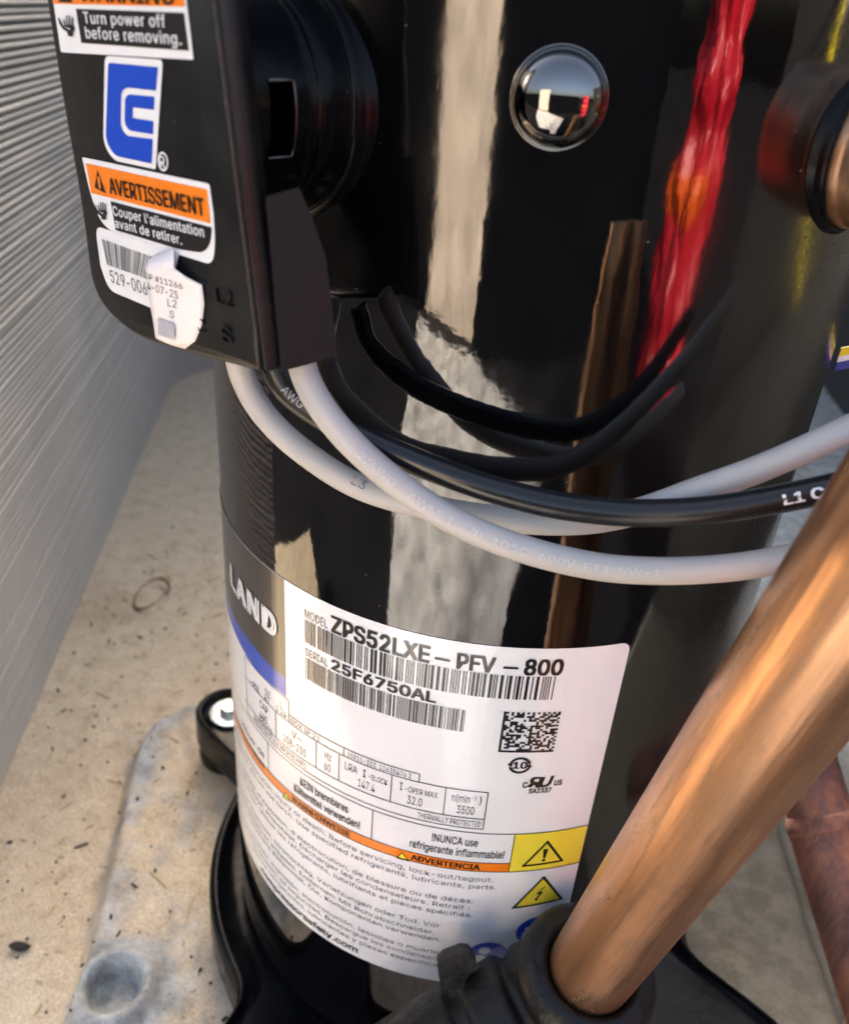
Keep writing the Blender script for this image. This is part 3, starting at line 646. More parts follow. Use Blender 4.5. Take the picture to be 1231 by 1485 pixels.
lab_text('L', (407.5, 1025), (410, 1027), 8); lab_text('1.24', (402, 1029), (416, 1042), 8); lab_text('VOLTS', (377, 1048), (395, 1063), 7); lab_text('MADE IN USA OF US & IMPORTED PARTS', (370, 1053), (445, 1115), 6, **rC)
lab_text('-PSI', (366, 993), (377, 1005), 8)
lab_text('KEIN brennbares', (436.5, 1144), (504.8, 1182.4), 8.5, bold=.01, **k1); lab_text('K\u00e4ltemittel verwenden!', (427.6, 1150.7), (522, 1201.7), 8.5, bold=.01, **k2)
lab_text('!NUNCA use', (626, 1221.5), (691.6, 1230.5), 9, bold=.008, **k1); lab_text('refrigerante inflammable!', (594.4, 1226.5), (730, 1243), 8.5, bold=.008, **k2)
lab_text('utiliser de', (352, 1060), (384, 1090), 8); lab_text('inflammables', (350, 1070), (384, 1103), 8)
# orange band, yellow panel
rect('orange_band', tLL, ty0, zO0, zO1, .0026, 'lorange', LB); hl_(zO1, tLL, ty0, .003); hl_(zO0, tLL, TR-.002, .004)
rect('yellow_panel', ty0, TR-.001, zO0, zD_, .0026, 'lyellow', LB); vl_(ty0, zO0, zD_)
lab_text('ADVERTENCIA', (596, 1249.4), (694.5, 1263.5), 7, bold=.02, **rO); lab_text('WARNHINWEISE', (424, 1165.5), (508, 1217.5), 7, bold=.02, **rO)
def tri(A, B, C_, w, fill='lyellow', lift=.0030, edge='lblack'):
    p = [tz(*A), tz(*B), tz(*C_)]; poly('warning_triangle', p, lift, fill, LB)
    V2, Fc = stroke2(p, w, True); cyl_print('triangle_border', V2, Fc, lift+.0008, edge, LB); return p
tri((575, 1243.5), (593, 1248), (583.5, 1235.5), .003); tri((411, 1155), (423, 1163), (416, 1149), .003)
p = tri((758.5, 1255), (814, 1247), (793.5, 1220), .0085)
tcx = (p[0][0]+p[1][0])/2; zb = (p[0][1]+p[1][1])/2; hh = p[2][1]-zb
poly('exclamation_mark', [(tcx-.004, zb+.27*hh), (tcx+.004, zb+.27*hh), (tcx+.009, zb+.68*hh), (tcx-.009, zb+.68*hh)], .0042, 'lblack', LB)
V2, Fc = ring(tcx, zb+.17*hh, 0.0001, .0065, n=12); cyl_print('exclamation_dot', V2, Fc, .0042, 'lblack', LB)
p = tri((743.5, 1316), (813.5, 1302.5), (787.8, 1271.5), .0085, lift=.0030)
tcx = (p[0][0]+p[1][0])/2; zb = (p[0][1]+p[1][1])/2; hh = p[2][1]-zb
bolt = [(.5, 1), (-.75, .42), (-.1, .45), (-.55, .12), (-.75, .14), (-.55, -.12), (-.15, .0), (-.32, .06), (.55, .58), (-.1, .56), (.75, 1)]
poly('lightning_bolt', [(tcx+x*.021, zb+(.2+.46*y)*hh) for x, y in bolt], .0042, 'lblack', LB)
# blue round icons
def disc(c, rt, mat, lift, name): V2, Fc = ring(c[0], c[1], .0001, rt, n=36); cyl_print(name, V2, Fc, lift, mat, LB)
c1 = tz(777, 1348); c2 = tz(706, 1385)
for c in (c1, c2): disc(c, .074, 'lblue', .0026, 'blue_icon')
disc((c1[0]-.034, c1[1]+.014), .0105, 'label', .0036, 'icon_head'); poly('icon_body', rpoly([(c1[0]-.052, c1[1]-.045), (c1[0]-.015, c1[1]-.045), (c1[0]-.012, c1[1]-.012), (c1[0]-.024, c1[1]+.002), (c1[0]-.048, c1[1]+.002)], .01), .0036, 'label', LB)
V2, Fc = stroke2([(c1[0]-.008, c1[1]-.006), (c1[0]-.006, c1[1]+.03), (c1[0]+.012, c1[1]+.022), (c1[0]+.04, c1[1]+.034), (c1[0]+.038, c1[1]-.002)], .004); cyl_print('icon_book', V2, Fc, .0036, 'label', LB)
disc((c2[0]-.012, c2[1]+.028), .021, 'label', .0036, 'icon_head'); disc((c2[0]-.025, c2[1]-.02), .024, 'label', .0036, 'icon_body')
# small-print paragraphs, right ends fixed, running off round the shell
para = [('fire, explosion, electrocution, injury or death. Before servicing, lock-out/tagout.', 714.4, 1278.6), ('Wear eye and hand protection. Do not use torch. Use specified refrigerants, lubricants, parts.', 719.3, 1289),
        ("incendie, d'explosion, d'\u00e9lectrocution, de blessure ou de d\u00e9c\u00e8s.", 686, 1309.5), ("Avant l'entretien, verrouillage, \u00e9tiquetage. D\u00e9charger les condensateurs. Retrait :", 680.3, 1319), ('Ne pas utiliser de chalumeau. Utiliser les r\u00e9frig\u00e9rants, lubrifiants et pi\u00e8ces sp\u00e9cifi\u00e9s.', 685, 1329.6),
        ('Feuer, Explosion, Stromschlag, Verletzungen oder Tod. Vor', 637.4, 1345), ('der Wartung Kondensatoren entladen. Entfernen: Mit Rohrabschneider.', 630, 1354.6), ('Nur angegebene K\u00e4ltemittel, \u00d6le, Komponenten verwenden.', 638, 1365),
        ('incendio, explosi\u00f3n, electrocuci\u00f3n, lesiones o muerte.', 640, 1384), ('Antes de dar servicio, bloqueo de seguridad. Descargue los condensado', 643, 1393.4), ('Use los refrigerantes, lubricantes y piezas especifica', 633.5, 1401.7)]
for s, x, y in para:
    t1, zz = tz(x, y); h = .0225; Vt, Ft, asp = text_vf(s, 0, 1.02); tw = asp*h*1.16
    keep = [(t1-tw+q*tw, zz+w*h) for q, w in Vt]
    fk = [f for f in Ft if min(keep[i][0] for i in f) > math.radians(-86)]
    us = sorted({i for f in fk for i in f}); mp_ = {i: k for k, i in enumerate(us)}
    cyl_print('printed_text', [keep[i] for i in us], [tuple(mp_[i] for i in f) for f in fk], .0036, 'lgrey', LB, step=.5)
t1, zz = tz(518.5, 1381.7); h = .033; Vt, Ft, asp = text_vf('compressorsafety.com', .012); tw = asp*h*1.1
cyl_print('printed_text', [(t1-tw+q*tw, zz+w*h) for q, w in Vt], Ft, .0036, 'lblack', LB, step=.5)

# ================================================================ TERMINAL COVER
dh = np.array([.819, -.572, .038]); dvv = np.array([.055, .012, -.998]); dh /= np.linalg.norm(dh)
dvv -= dh*np.dot(dh, dvv); dvv /= np.linalg.norm(dvv); cn = np.cross(dvv, dh); cn /= np.linalg.norm(cn)
if np.dot(cn, CO) < 0: cn = -cn
if np.dot(cn, np.array([-.57, -.82, 0])) < 0: cn = -cn
CQ = np.array([-.571, -.82, -.042])*1.36
def ab(x, y): q = onplane(x, y, CQ, cn)-CQ; return np.array([np.dot(q, dh), -np.dot(q, dvv)])
def cp(a, b, c=0): return CQ+dh*a-dvv*b+cn*c
tco = root('terminal_cover', cp(0, -.6, -.1), 'black plastic terminal cover with warning stickers clipped to the compressor side', 'terminal cover')
face = [ab(*q) for q in ((385, 543), (318, 0))]
tr = face[1]+(face[1]-face[0])*.75
l0, l1 = ab(65, 0), ab(115, 290); tl = l0+(l0-l1)*1.2
pts = rpoly([face[0], tr, tl, l0, ab(88, 145), ab(115, 290), ab(133, 432), ab(192, 490), ab(290, 519)], [.012, .1, .1, .0, .2, .2, .16, .12, .3], 7)
bm = bmesh.new(); vs = [bm.verts.new(tuple(cp(a, b))) for a, b in pts]; f = bm.faces.new(vs); bm.normal_update()
if np.dot(np.array(f.normal), cn) < 0: f.normal_flip()
front_edges = list(f.edges)
ex = bmesh.ops.extrude_face_region(bm, geom=[f]); nv = [v for v in ex['geom'] if isinstance(v, bmesh.types.BMVert)]
# move the new cap outward: original becomes the inner mouth
for v in nv: v.co = Vector(np.array(v.co))
for v in vs: v.co = Vector(np.array(v.co)-cn*.055-dvv*0)
capf = [g for g in ex['geom'] if isinstance(g, bmesh.types.BMFace)][0]
old = [q for q in bm.faces if all(v in vs for v in q.verts)]
bmesh.ops.delete(bm, geom=old, context='FACES_ONLY')
bmesh.ops.recalc_face_normals(bm, faces=bm.faces)
bmesh.ops.bevel(bm, geom=list(capf.edges), offset=.016, segments=3, profile=.5, affect='EDGES')
bm.verts.index_update(); V = [tuple(v.co) for v in bm.verts]; Fc = [[v.index for v in q.verts] for q in bm.faces]; bm.free()
cov = mesh('cover_shell', V, Fc, 'plastic', tco, smooth=True, sharp=35)
md = cov.modifiers.new('thick', 'SOLIDIFY'); md.thickness = .0016; md.offset = -1
# raised ridge along the right-hand edge of the face
ra, rb = face[0], tr
d_ = (rb-ra)/np.linalg.norm(rb-ra); nrm = np.array([-d_[1], d_[0]]); nrm = nrm if nrm[0] < 0 else -nrm
V, Fc = tube_vf([cp(*(ra+nrm*.012+d_*.01+d_*k*np.linalg.norm(rb-ra)/12), .001) for k in range(12)], .0075, 10); mesh('edge_ridge', V, Fc, 'plastic', tco)
# vinyl flap behind the right edge, reaching towards the shell
fq = cp(*face[0], -.045); fdir = -cn*.75+dh*.35; up = cp(*tr)-cp(*face[0]); fn = np.cross(fdir, up); fn /= np.linalg.norm(fn)
fl = [onplane(x, y, fq, fn) for x, y in ((384, 285), (433, 272), (452, 318), (471, 372), (480, 445), (487, 514), (448, 526), (406, 537))]
V = []; Fc = []; n = len(fl)
for q in fl: V.append(q+fn*.008)
for q in fl: V.append(q-fn*.008)
Fc = [tuple(range(n)), tuple(range(n, 2*n))[::-1]]+[(i, (i+1) % n, n+(i+1) % n, n+i) for i in range(n)]
mesh('side_flap', V, Fc, 'flap', tco, smooth=False)

def cpoly(name, px, lift, mat, parent, rad=0, n=6):
    pts = [ab(*q) for q in px]; pts = rpoly(pts, rad, n) if rad else pts
    V = [cp(a, b, lift) for a, b in pts]
    return mesh(name, V, [tuple(range(len(V)))], mat, parent, smooth=False)
def ctext(s, L, R, cap, mat, parent, lift=.0048, bold=0, name='printed_text', spacing=1.0, shear=0, depth=0):
    A, B = ab(*L), ab(*R); h = np.linalg.norm(ab(L[0], L[1]-cap)-A); u = B-A; v = np.array([-u[1], u[0]]); v = v/np.linalg.norm(v)*h
    Vt, Ft, _ = text_vf(s, bold, spacing); V = [cp(*(A+u*x+v*y+u/np.linalg.norm(u)*h*shear*y), lift+(.0005*(i*4//len(Vt)) if bold else 0)) for i, (x, y) in enumerate(Vt)]
    if depth:
        n = len(V); bm = bmesh.new(); vs = [bm.verts.new(tuple(q)) for q in V]
        for f in Ft: bm.faces.new([vs[i] for i in f])
        e = bmesh.ops.extrude_face_region(bm, geom=bm.faces[:])
        for q in e['geom']:
            if isinstance(q, bmesh.types.BMVert): q.co += Vector(cn*depth)
        bm.verts.index_update(); V = [tuple(q.co) for q in bm.verts]; Ft = [[q.index for q in f.verts] for f in bm.faces]; bm.free()
    return mesh(name, V, Ft, mat, parent, smooth=False)
def hand(cx, cy, s, parent, mat, sk=0.):
    """printed shocked-hand pictogram, s = px height"""
    fing = [(-.32, .05, -.40, .55), (-.13, .1, -.17, .82), (.05, .1, .06, .85), (.23, .08, .30, .68)]
    for x0, y0, x1, y1 in fing:
        V2, Fc = stroke2([(x0, y0), (x1, y1)], .095)
        mesh('printed_hand', [cp(*ab(cx+(x+.0)*s*.62+sk*y*s, cy-y*s*.62), .0048) for x, y in V2], Fc, mat, parent, smooth=False)
    pl = [(-.4, .12), (.3, .14), (.38, -.2), (.22, -.42), (.2, -.75), (-.2, -.75), (-.25, -.4), (-.5, -.12), (-.7, .3), (-.8, .7), (-.88, .68), (-.78, .2), (-.55, -.2)]
    mesh('printed_hand', [cp(*ab(cx+x*s*.62+sk*y*s, cy-y*s*.62), .0044) for x, y in pl], [tuple(range(len(pl)))], mat, parent, smooth=False)
    zz = [(-.35, .02), (-.05, -.2), (-.12, -.05), (.25, -.26), (.0, -.12), (.06, -.24), (-.3, -.08)]
    mesh('printed_hand', [cp(*ab(cx+x*s*.62+sk*y*s, cy-y*s*.62), .0052) for x, y in zz], [tuple(range(len(zz)))], 'label', parent, smooth=False)
# upper warning sticker
s1 = cpoly('upper_warning_sticker', [(89.6, 75), (282, 86), (277, 42), (270, -14), (268, -42), (72, -48), (77, -10)], .0022, 'label', tco, [.006, .004, 0, 0, .02, .02, 0])
cpoly('orange_band', [(80, 4.5), (270.5, 9), (264, -38), (75, -44)], .0032, 'lorange', s1)
ctext('WARNING', (120, 1), (257, 6), 26, 'lblack', s1, bold=.009); cpoly('warning_triangle', [(88, 2), (108, 3), (95, -24)], .0042, 'lblack', s1)
cpoly('black_panel', [(120, 61.5), (276, 73), (269, 18), (112, 12)], .0032, 'lblack', s1)
ctext('Turn power off', (126, 33), (244, 39), 15.5, 'label', s1, bold=.009, spacing=1.08); ctext('before removing.', (129, 54.5), (267, 64.5), 15.5, 'label', s1, bold=.009, spacing=1.08)
hand(104, 38, 30, s1, 'lblack', -.06)
# emblem
em = cpoly('emblem_sticker', [(227, 245), (166, 232), (151, 208), (153.5, 80), (237.5, 86)], .0022, 'label', tco, [.006, .02, .05, .016, .012])
blu = [(222, 236.5), (168, 225), (155, 203), (159, 90), (231, 97), (228, 131), (186, 126), (178, 132), (177, 184), (185, 196), (223.5, 201)]
cpoly('emblem_blue', blu, .0034, 'lblue', em, [.002, .02, .045, .008, .002, .002, .02, .015, .015, .02, .002])
cpoly('emblem_blue', [(226, 139.5), (225.2, 158.5), (195, 155), (194.3, 170.5), (224.6, 175), (223.8, 194), (189, 188.5), (182.5, 178), (183.5, 142), (188, 136)], .0034, 'lblue', em, [.002, .002, .002, .002, .002, .002, .015, .015, .012, .012])
# registered mark
rc = (238, 233.5); V = []; n = 28
for i in range(n+1):
    a = 2*math.pi*i/n
    for q in (.78, 1): V.append(cp(*ab(rc[0]+7.6*q*math.cos(a), rc[1]+14*q*math.sin(a)+2.2*q*math.cos(a)), .003))
rg = mesh('registered_mark', V, [(2*i, 2*i+1, 2*i+3, 2*i+2) for i in range(n)], 'label', tco, smooth=False)
ctext('R', (234.3, 241), (242, 243.5), 16, 'label', rg, lift=.003, bold=.009)
# lower warning sticker
s2 = cpoly('lower_warning_sticker', [(313.5, 350), (310, 384), (262, 369), (166, 338), (146, 320), (133, 283), (120, 227), (305, 266), (311, 310)], .0022, 'label', tco, [.03, .06, 0, 0, .03, .03, .006, .006, 0])
cpoly('orange_band', [(307.5, 323.5), (134, 279), (126.5, 236), (302, 274)], .0032, 'lorange', s2)
ctext('AVERTISSEMENT', (163, 279.5), (300, 313), 21, 'lblack', s2, bold=.009); cpoly('warning_triangle', [(139.5, 271), (156.5, 280), (143.5, 246)], .0042, 'lblack', s2)
cpoly('exclamation_mark', [(146.5, 272), (149, 272.8), (147.2, 256), (143.7, 255)], .0048, 'lorange', s2)
cpoly('black_panel', [(169.5, 333), (162, 291), (309, 329), (307.5, 352), (297, 366), (262, 361)], .0032, 'lblack', s2, [.002, .002, .002, .02, .03, .02])
ctext("Couper l'alimentation", (168, 311), (299.5, 343), 12.5, 'label', s2, bold=.009, spacing=1.06); ctext('avant de retirer.', (171, 328.5), (267.5, 354), 12, 'label', s2, bold=.009, spacing=1.06)
hand(152, 306, 25, s2, 'lblack', -.06)
# bar-code sticker and its torn, curling half
s3 = cpoly('barcode_sticker', [(231, 450), (160, 420), (148, 385), (140, 326), (262, 368), (250, 420)], .0040, 'label', tco, [.004, .04, 0, .03, .004, 0])
def cq(x, y, l): return cp(*ab(x, y), l)
r = random.Random(2); x = 0
tlb, blb, trb, brb = (np.array(q, float) for q in ((150.5, 345.5), (158, 383), (231, 374), (221.5, 405.5)))
Vb = []; Fb = []
while x < 1:
    w = r.choice((.012, .012, .026)); g = r.choice((.012, .012, .022))
    for t in (x, min(x+w, 1)): Vb += [cq(*(tlb+(trb-tlb)*t), .0052), cq(*(blb+(brb-blb)*t), .0052)]
    k = len(Vb)-4; Fb.append((k, k+2, k+3, k+1)); x += w+g
mesh('barcode', Vb, Fb, 'lgrey', s3, smooth=False)
ctext('529-0060', (164, 408), (226, 431), 16, 'lgrey', s3, lift=.0054)
# curling paper: a strip of quads lifted off the cover
rows = [((223, 372, .0044), (262, 360, .0165)), ((221, 381, .0154), (266, 386, .0220)), ((224, 384, .0220), (280, 398, .0187)), ((226, 405, .0209), (297, 412, .0066)), ((229, 440, .0187), (299, 440, .0044)),
        ((233, 470, .0165), (295, 470, .0033)), ((234, 487, .0143), (285, 494, .0033)), ((236, 489, .0132), (270, 505, .0028))]
V = []; Fc = []; nc = 9
for (xa_, ya_, la), (xb_, yb_, lb) in rows:
    for k in range(nc):
        t = k/(nc-1); V.append(cq(xa_+(xb_-xa_)*t, ya_+(yb_-ya_)*t, la+(lb-la)*t+.0035*math.sin(math.pi*t)))
for i in range(len(rows)-1):
    for k in range(nc-1): Fc.append((i*nc+k, i*nc+k+1, (i+1)*nc+k+1, (i+1)*nc+k))
s4 = mesh('torn_sticker', V, Fc, 'paper', tco, smooth=True, sharp=60)
md = s4.modifiers.new('thick', 'SOLIDIFY'); md.thickness = .00012
def ptext(s, L, R, cap, mat='lgrey', shear=0):
    A, B = np.array(L, float), np.array(R, float); u = B-A; Vt, Ft, _ = text_vf(s, 0)
    def lift(x, y):
        best = .012; rws = rows
        for i in range(len(rws)-1):
            ym = lambda q: q[0][1]+(q[1][1]-q[0][1])*np.clip((x-q[0][0])/(q[1][0]-q[0][0]), 0, 1)
            y0, y1 = ym(rws[i]), ym(rws[i+1])
            if y0 <= y <= y1:
                w = (y-y0)/max(y1-y0, 1e-6); o_ = []
                for q in (rws[i], rws[i+1]):
                    t = float(np.clip((x-q[0][0])/(q[1][0]-q[0][0]), 0, 1)); o_.append(q[0][2]+(q[1][2]-q[0][2])*t+.0035*math.sin(math.pi*t))
                best = o_[0]*(1-w)+o_[1]*w
        return best
    V = []
    for x, y in Vt:
        q = A+u*x+np.array([0, -cap])*y; V.append(cq(q[0], q[1], lift(q[0], q[1])+.0025))
    mesh('printed_text', V, Ft, mat, s4, smooth=False)
ptext('OP #11266', (223, 400), (274, 417), 9); ptext('4-07-25', (226, 416), (268, 431), 11); ptext('L2', (254, 441), (266, 444), 11); ptext('S', (256, 457), (262, 459), 10)
V = [cq(*q) for q in ((241, 458, .022), (264, 467, .021), (264, 490, .019), (240, 482, .020))]; mesh('grey_patch', V, [(3, 2, 1, 0)], 'silver', s4, smooth=False)
# moulded letters
ctext('L2', (318, 438), (341, 444), 20, 'plastic', tco, lift=.0, depth=.008, name='moulded_letter'); ctext('S', (325, 494), (341, 499), 22, 'plastic', tco, lift=.0, depth=.008, name='moulded_letter')
ctext('T', (292, 428), (304, 431), 20, 'plastic', tco, lift=.0, depth=.006, name='moulded_letter'); ctext('C', (290, 480), (301, 484), 20, 'plastic', tco, lift=.0, depth=.006, name='moulded_letter')

# ================================================================ WIRES
WR = .0315
def wire(name, px, mat, label):
    pts = [oncyl(x, y, R) if dep is None else at(x, y, dep) for x, y, R, dep in px]
    path = spline(pts, 14); V, Fc = tube_vf(path, WR, 28)
    b = path[len(path)//2]; o = root(name, (b[0], b[1], path[:, 2].min()-WR), label, 'wire', 'power wires')
    mesh('jacket', V, Fc, mat, o); return o, path
def dep_of(x, y, R): return float(np.dot(oncyl(x, y, R)-CO, CW))
gA, pathA = wire('power_wire', [(340, 480, 1.20, None), (352, 545, 1.17, None), (385, 603, 1.15, None), (440, 655, 1.14, None), (520, 705, 1.13, None), (620, 735, 1.13, None), (720, 752, 1.13, None), (830, 757, 1.14, None), (920, 743, 1.17, None), (1010, 712, 0, 1.965), (1110, 676, 0, 1.93), (1231, 622, 0, 1.90), (1360, 560, 0, 1.88)], 'greywire', 'pale grey wire passing behind the black wire and rising at the right')
bk, pathB = wire('power_wire', [(388, 500, 1.20, None), (410, 556, 1.2, None), (450, 592, 1.19, None), (520, 632, 1.18, None), (600, 668, 1.18, None), (700, 705, 1.19, None), (800, 731, 1.2, None), (900, 743, 1.22, None), (1000, 742, 0, 1.90), (1100, 729, 0, 1.86), (1231, 702, 0, 1.80), (1360, 668, 0, 1.74)], 'blackwire', 'black wire with white print running between the two grey wires')
gB, pathC = wire('power_wire', [(428, 490, 1.22, None), (447, 555, 1.24, None), (485, 615, 1.25, None), (550, 680, 1.25, None), (640, 745, 1.25, None), (740, 790, 1.26, None), (850, 819, 1.27, None), (950, 828, 1.29, None), (1060, 823, 0, 1.94), (1160, 806, 0, 1.925), (1280, 775, 0, 1.91)], 'greywire', 'grey wire lowest across the front of the compressor, above the data label')
def wire_text(s, o, path, x0, height, mat, off=0., wscale=1.0, bold=0.):
    """lettering laid on the jacket, starting where the wire crosses image column x0"""
    pr = [(CX+F*np.dot(q-CO, CR)/np.dot(q-CO, CW)) for q in path]
    i0 = next(i for i, v in enumerate(pr) if v >= x0); sg = np.concatenate([[0], np.cumsum(np.linalg.norm(np.diff(path, axis=0), axis=1))])
    Vt, Ft, asp = text_vf(s, bold); wd_ = asp*height*wscale; V = []
    for x, y in Vt:
        l = sg[i0]+x*wd_; p = np.array([np.interp(l, sg, path[:, k]) for k in range(3)]); p2 = np.array([np.interp(l+.01, sg, path[:, k]) for k in range(3)])
        t = p2-p; t /= np.linalg.norm(t); c = CO-p; c -= t*np.dot(c, t); c /= np.linalg.norm(c); u = np.cross(c, t); u = u if u[2] > 0 else -u
        ph = ((y-.5)*height+off)/WR; V.append(p+(WR+.0013)*(math.cos(ph)*c+math.sin(ph)*u))
    mesh('printed_text', V, Ft, mat, o, smooth=False)
wire_text('L1 C', bk, pathB, 1131, .021, 'label', -.004, 1.3, .02)
wire_text('AWG', bk, pathB, 414, .018, 'silver', -.004, 1.1)
wire_text('L3', gA, pathA, 511, .022, 'lgrey', .008, 1.2)
wire_text('AWM  I  A/B  105C  600V  FT1  VW-1', gB, pathC, 592, .016, 'wprint', -.004, 1.5); wire_text('2/AWG', gB, pathC, 520, .016, 'wprint', -.004, 1.4)

# ================================================================ PIPES
# --- big copper suction pipe
PR = .132
pa, pb = at(849.4, 1416, 2.77), at(1243.6, 864, 1.48)
pd_ = (pb-pa)/np.linalg.norm(pb-pa)
cpipe = root('copper_pipe', pa-pd_*.25, 'large bright copper pipe slanting up to the right in the foreground', 'pipe')
plen = np.linalg.norm(pb-pa)+.25+.30
prof = [(PR, plen*k/14) for k in range(15)]+[(PR-.004, plen+.006), (PR-.018, plen+.006), (PR-.022, plen), (PR-.022, plen-1.2)]   # open upper end
V, Fc = lathe_vf(prof, pa-pd_*.25, pd_, 72, capt=False)
# pipe object gets its own axis so that drawing streaks follow it
x_, y_, z_ = frame(pd_)
Rm = np.array([x_, y_, z_]); og = pa-pd_*.25
Vl = [Rm @ (np.array(v)-og)+ORG[cpipe.name] for v in V]
po = mesh('pipe', Vl, Fc, 'copper', cpipe); po.rotation_euler = Matrix(Rm.T.tolist()).to_euler()
# --- rubber elbow that the pipe drops into
ea = pa; eb = at(500, 1655, 2.85)
elbow = root('rubber_elbow', at(700, 1600, 2.7), 'worn black rubber elbow gripping the lower end of the copper pipe', 'elbow')
prof = rounded([(.135, .02), (.138, .075), (.155, .09), (.20, .07), (.222, .03), (.222, -.04), (.20, -.07), (.185, -.08), (.185, -.3)], 5, .4)
V, Fc = lathe_vf(prof, ea, pd_, 72, capt=False); mesh('lip', V, Fc, 'rubber', elbow)
ed = eb-(ea-pd_*.16); ed /= np.linalg.norm(ed)
prof = rounded([(.10, -.16), (.17, -.13), (.195, -.06), (.20, .0), (.17, .03), (.17, .05), (.21, .07), (.22, .12), (.20, .15), (.195, .17), (.225, .19), (.23, .30), (.212, .33), (.212, .36), (.238, .38), (.24, .9)], 5, .4)
V, Fc = lathe_vf(prof, ea-pd_*.13, ed, 72, capt=False); mesh('sleeve', V, Fc, 'rubber', elbow)
tp = at(706, 1386, 2.50); x_, y_, _ = frame(ed)
tb = [at(*q, 2.84) for q in ((636, 1412), (634, 1397), (642, 1389), (668, 1379), (679, 1380), (690, 1392), (670, 1430), (640, 1430))]
tbn = CW
n = len(tb); tb = [np.array(q) for q in tb]; V = [q-CW*.02 for q in tb]+[q+CW*.05 for q in tb]
mesh('tab', V, [tuple(range(n)), tuple(range(n, 2*n))[::-1]]+[(i, (i+1) % n, n+(i+1) % n, n+i) for i in range(n)], 'rubber', elbow, smooth=False)
# --- tarnished pipe at the right edge
q0, q1, q2, q3 = at(1150, 1050, 3.6), at(1188, 1180, 3.5), at(1222, 1290, 3.4), at(1302, 1540, 3.2)
path = spline([q0, q1, q2, q3], 12)
rpipe = root('tarnished_pipe', (q3[0], q3[1], q3[2]), 'dark reddish tarnished copper pipe at the lower right edge behind the bright one', 'pipe')
V, Fc = tube_vf(path, [.128 if i < 13 else .137 for i in range(len(path))], 40); mesh('pipe', V, Fc, 'rust', rpipe)
V, Fc = tube_vf(spline([path[12], path[13], path[14], path[15]], 3), [.130, .133, .137, .1395, .141, .1415, .1415, .141, .140, .138], 40); mesh('braze_joint', V, Fc, 'rust', rpipe)

# ================================================================ MOUNTING HARDWARE
def ear(k): a = math.radians(EARS[k]); return np.array([EARR*math.cos(a), EARR*math.sin(a), 0])
for k, lb in ((0, 'left of the data label'), (3, 'below the big copper pipe'), ):
    e = ear(k)
    g = root('rubber_grommet', (*e[:2], PADZ), 'black rubber grommet under the foot plate corner %s' % lb, 'grommet', 'mounting grommets')
    prof = rounded([(.16, 0), (.19, .03), (.19, .1), (.15, .13), (.15, .17), (.19, .19), (.19, .2), (.1, .2)], 3, .4)
    V, Fc = lathe_vf(prof, (*e[:2], PADZ), (0, 0, 1), 40); mesh('grommet_body', V, Fc, 'rubber', g)
    bz = -3.655
    b = root('mounting_bolt', (*e[:2], bz), 'zinc-plated hex bolt and washer on the foot plate corner %s' % lb, 'bolt', 'mounting bolts')
    V, Fc = lathe_vf(rounded([(.03, 0), (.118, 0), (.118, .02), (.03, .022)], 3, .3), (*e[:2], bz), (0, 0, 1), 40); mesh('washer', V, Fc, 'zinc', b, sharp=40)
    V, Fc = lathe_vf([(.058, .02), (.06, .03), (.06, .06), (.052, .07), (.02, .072)], (*e[:2], bz), (0, 0, 1), 6); mesh('bolt_head', V, Fc, 'zinc', b, smooth=False)

# ================================================================ STRAP AT THE RIGHT
c0 = at(1214, 521, 2.62); c1_ = at(1290, 505, 2.6); sd_ = (c1_-c0); su = np.array([0, 0, 1.])
st = root('printed_strap', c0-su*.06, 'blue, white and yellow printed strap end at the right edge of the compressor', 'strap')
for m_, a, b in (('yellowwrap', .010, .036), ('label', -.008, .010), ('bluewrap', -.036, -.008)):
    V = [c0+su*a, c1_+su*a, c1_+su*b, c0+su*b]; nn = np.cross(sd_, su); nn /= np.linalg.norm(nn)
    V = [v-nn*.004 for v in V]+[v+nn*.004 for v in V]
    mesh('stripe', V, [(0, 1, 2, 3), (7, 6, 5, 4), (0, 4, 5, 1), (1, 5, 6, 2), (2, 6, 7, 3), (3, 7, 4, 0)], m_, st, smooth=False)

# ================================================================ DEBRIS ON THE PAN
def hz(x, y):
    i = int(np.clip(np.searchsorted(gx, x), 0, nx-1)); j = int(np.clip(np.searchsorted(gy, y), 0, ny-1)); return H[i, j]
V = []; Fc = []; fm = []
for k in range(650):
    x, y = rng.uniform(-2.9, -.7), rng.uniform(-1.9, 3.5)
    if x < wa[0]+(y-wa[1])*wdir[0]/wdir[1]+.06 or x*x+y*y < 1.2: continue
    l = rng.exponential(.015)+.006; w = rng.uniform(.0025, .0055); a = rng.uniform(0, math.pi); z = hz(x, y)+.004; dk = rng.random() < .35
    if dk: l *= .45; w *= 1.6
    ux, uy = math.cos(a)*l, math.sin(a)*l; px_, py_ = -math.sin(a)*w, math.cos(a)*w; b = len(V); tl_ = rng.uniform(0, .006)
    V += [(x-ux-px_, y-uy-py_, z), (x+ux-px_, y+uy-py_, z+tl_), (x+ux+px_, y+uy+py_, z+tl_), (x-ux+px_, y-uy+py_, z), (x-ux*.8, y-uy*.8, z+w*1.2), (x+ux*.8, y+uy*.8, z+tl_+w*1.2)]
    Fc += [(0+b, 1+b, 5+b, 4+b), (2+b, 3+b, 4+b, 5+b), (3+b, 0+b, 4+b), (1+b, 2+b, 5+b)]; fm += [1 if dk else 0]*4
o = mesh('straw_litter', V, Fc, ['straw', 'speck'], smooth=False, fm=fm); o['kind'] = 'stuff'; o['label'] = 'scattered straw bits and dark crumbs on the dusty base pan'; o['category'] = 'litter'
